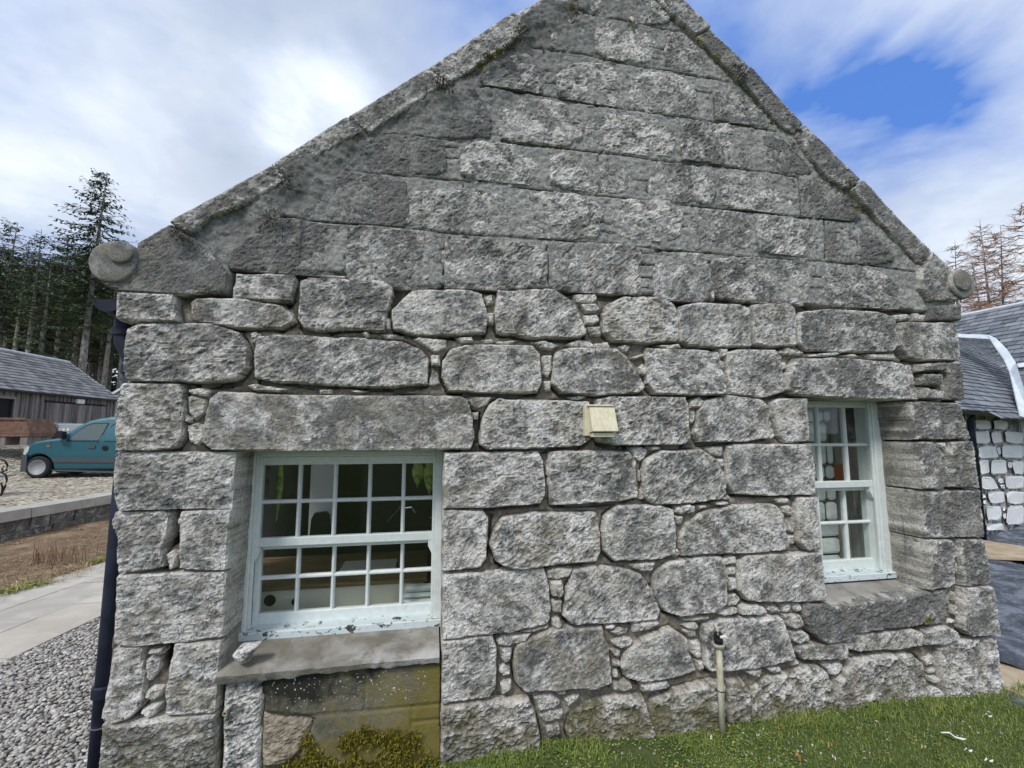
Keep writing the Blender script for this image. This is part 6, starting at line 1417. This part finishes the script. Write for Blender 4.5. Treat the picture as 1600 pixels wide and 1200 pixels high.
# closed dark wood further back: one mass of stems and foliage
V = []; F = []; sh = []; n0 = 0
for k in range(64000):
    px = r_.uniform(-420, 1440); dep = r_.uniform(68, 84); kx = px+dep*3.1; tw = .80+.12*math.sin(kx*.045)+.10*math.sin(kx*.21+1.3)+.08*abs(math.sin(kx*.47)); z = -.5+r_.rand()**.8*topz_(100, 402, dep)*min(.98, tw)*(1 if px < 1100 else .8); q = DP(px, 673, dep); p = np.array([q[0], q[1], z]); s_ = r_.uniform(.35, .9)*(.75 if z > 9 else 1); a = r_.randn(3); a /= np.linalg.norm(a); c = np.cross(a, r_.randn(3)); c /= np.linalg.norm(c)
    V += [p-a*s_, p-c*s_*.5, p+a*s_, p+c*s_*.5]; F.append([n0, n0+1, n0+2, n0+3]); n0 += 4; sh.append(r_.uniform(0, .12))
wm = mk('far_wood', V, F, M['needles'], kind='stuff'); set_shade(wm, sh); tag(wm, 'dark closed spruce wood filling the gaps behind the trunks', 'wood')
# larches, bare with reddish twigs
def larch(H, seed, R_=3.0, dens=1.0):
    r = np.random.RandomState(seed); tr = MB(); tr.tube([(0, 0, 0), (.05*H*.1, 0, H*.35), (r.randn()*.1, r.randn()*.1, H*.7), (r.randn()*.15, 0, H)], [H*.013+.05, H*.010+.03, .05, .01], 8)
    bt = MB(); V = []; F = []; sh = []; n0 = 0; z = H*.14
    while z < H*.98:
        fr = (z-H*.14)/(H*.86); L0 = R_*(1-fr)**.7+.25
        for j in range(3):
            a = r.uniform(0, 6.28); L = L0*r.uniform(.5, 1.1); P = [np.array([math.cos(a)*L*q, math.sin(a)*L*q, z+L*(-.15*q+.35*q*q)+.05*r.randn()]) for q in (0, .25, .5, .75, 1)]
            bt.tube(P, [.035*(1-fr*.6), .026, .018, .012, .005], 4, False)
            for s_ in range(int(26*dens*L/2)+4):
                q = r.uniform(.1, 1); i = min(3, int(q*4)); p = P[i]+(P[i+1]-P[i])*(q*4-i); d_ = np.array([math.cos(a+r.uniform(-1.3, 1.3)), math.sin(a+r.uniform(-1.3, 1.3)), r.uniform(-.7, .6)]); l = r.uniform(.2, .65)*(1-.3*q)*min(1, L/1.3+.3); w = .011; s2 = np.cross(d_, r.randn(3)); s2 *= w/(np.linalg.norm(s2)+1e-6)
                V += [p-s2, p+s2, p+d_*l]; F.append([n0, n0+1, n0+2]); n0 += 3; sh.append(r.rand())
                p2 = p+d_*l*.5; d2 = d_+r.randn(3)*.6; V += [p2-s2, p2+s2, p2+d2*l*.5]; F.append([n0, n0+1, n0+2]); n0 += 3; sh.append(r.rand())
        z += r.uniform(.16, .34)
    return tr, (V, F, sh), bt
LAR = []
for H, sd, R_, dn in ((14, 1, 2.2, 1.1), (15, 2, 3.0, 1.5), (13, 3, 2.0, .9)):
    tr, (V, F, sh), bt = larch(H, sd, R_, dn); LAR.append((H, tree_mesh('trunk', np.vstack(tr.V), tr.F, M['bark'], smooth=True), tree_mesh('twigs', V, F, M['larch'], sh), tree_mesh('branches', np.vstack(bt.V), bt.F, M['larch'], [.2]*len(bt.F))))
for px, dep, py, k, lab in ((1522, 24, 362, 0, 'bare reddish larch standing alone above the outbuilding ridge'), (1445, 40, 372, 2, 'tiny larch tip just above the right skew'), (1568, 26, 330, 1, 'bare larch with orange twigs at the right edge'), (1590, 24, 338, 1, 'dense orange twigged larch at the right edge, behind the slate roof'), (1548, 34, 400, 2, 'small thin larch between the two larger ones'), (1640, 23, 290, 1, 'larch mostly outside the right edge with branch tips in view')):
    x, y = at_px(px, dep); h0, tm, cm, bm_ = LAR[k]; H_ = topz_(px, py, dep)+.3; s_ = H_/h0; o = empty('larch_tree', (x, y, -.3), lab, 'tree', 'bare larches behind the outbuilding'); rot = RNG.uniform(0, 6.28)
    for nm, me in (('trunk', tm), ('twigs', cm), ('branches', bm_)):
        q = bpy.data.objects.new(nm, me); COL.objects.link(q); q.parent = o; q.scale = (s_, s_, s_); q.rotation_euler = (0, 0, rot)
print('faces', sum(len(o.data.polygons) for o in S.objects if o.type == 'MESH'))
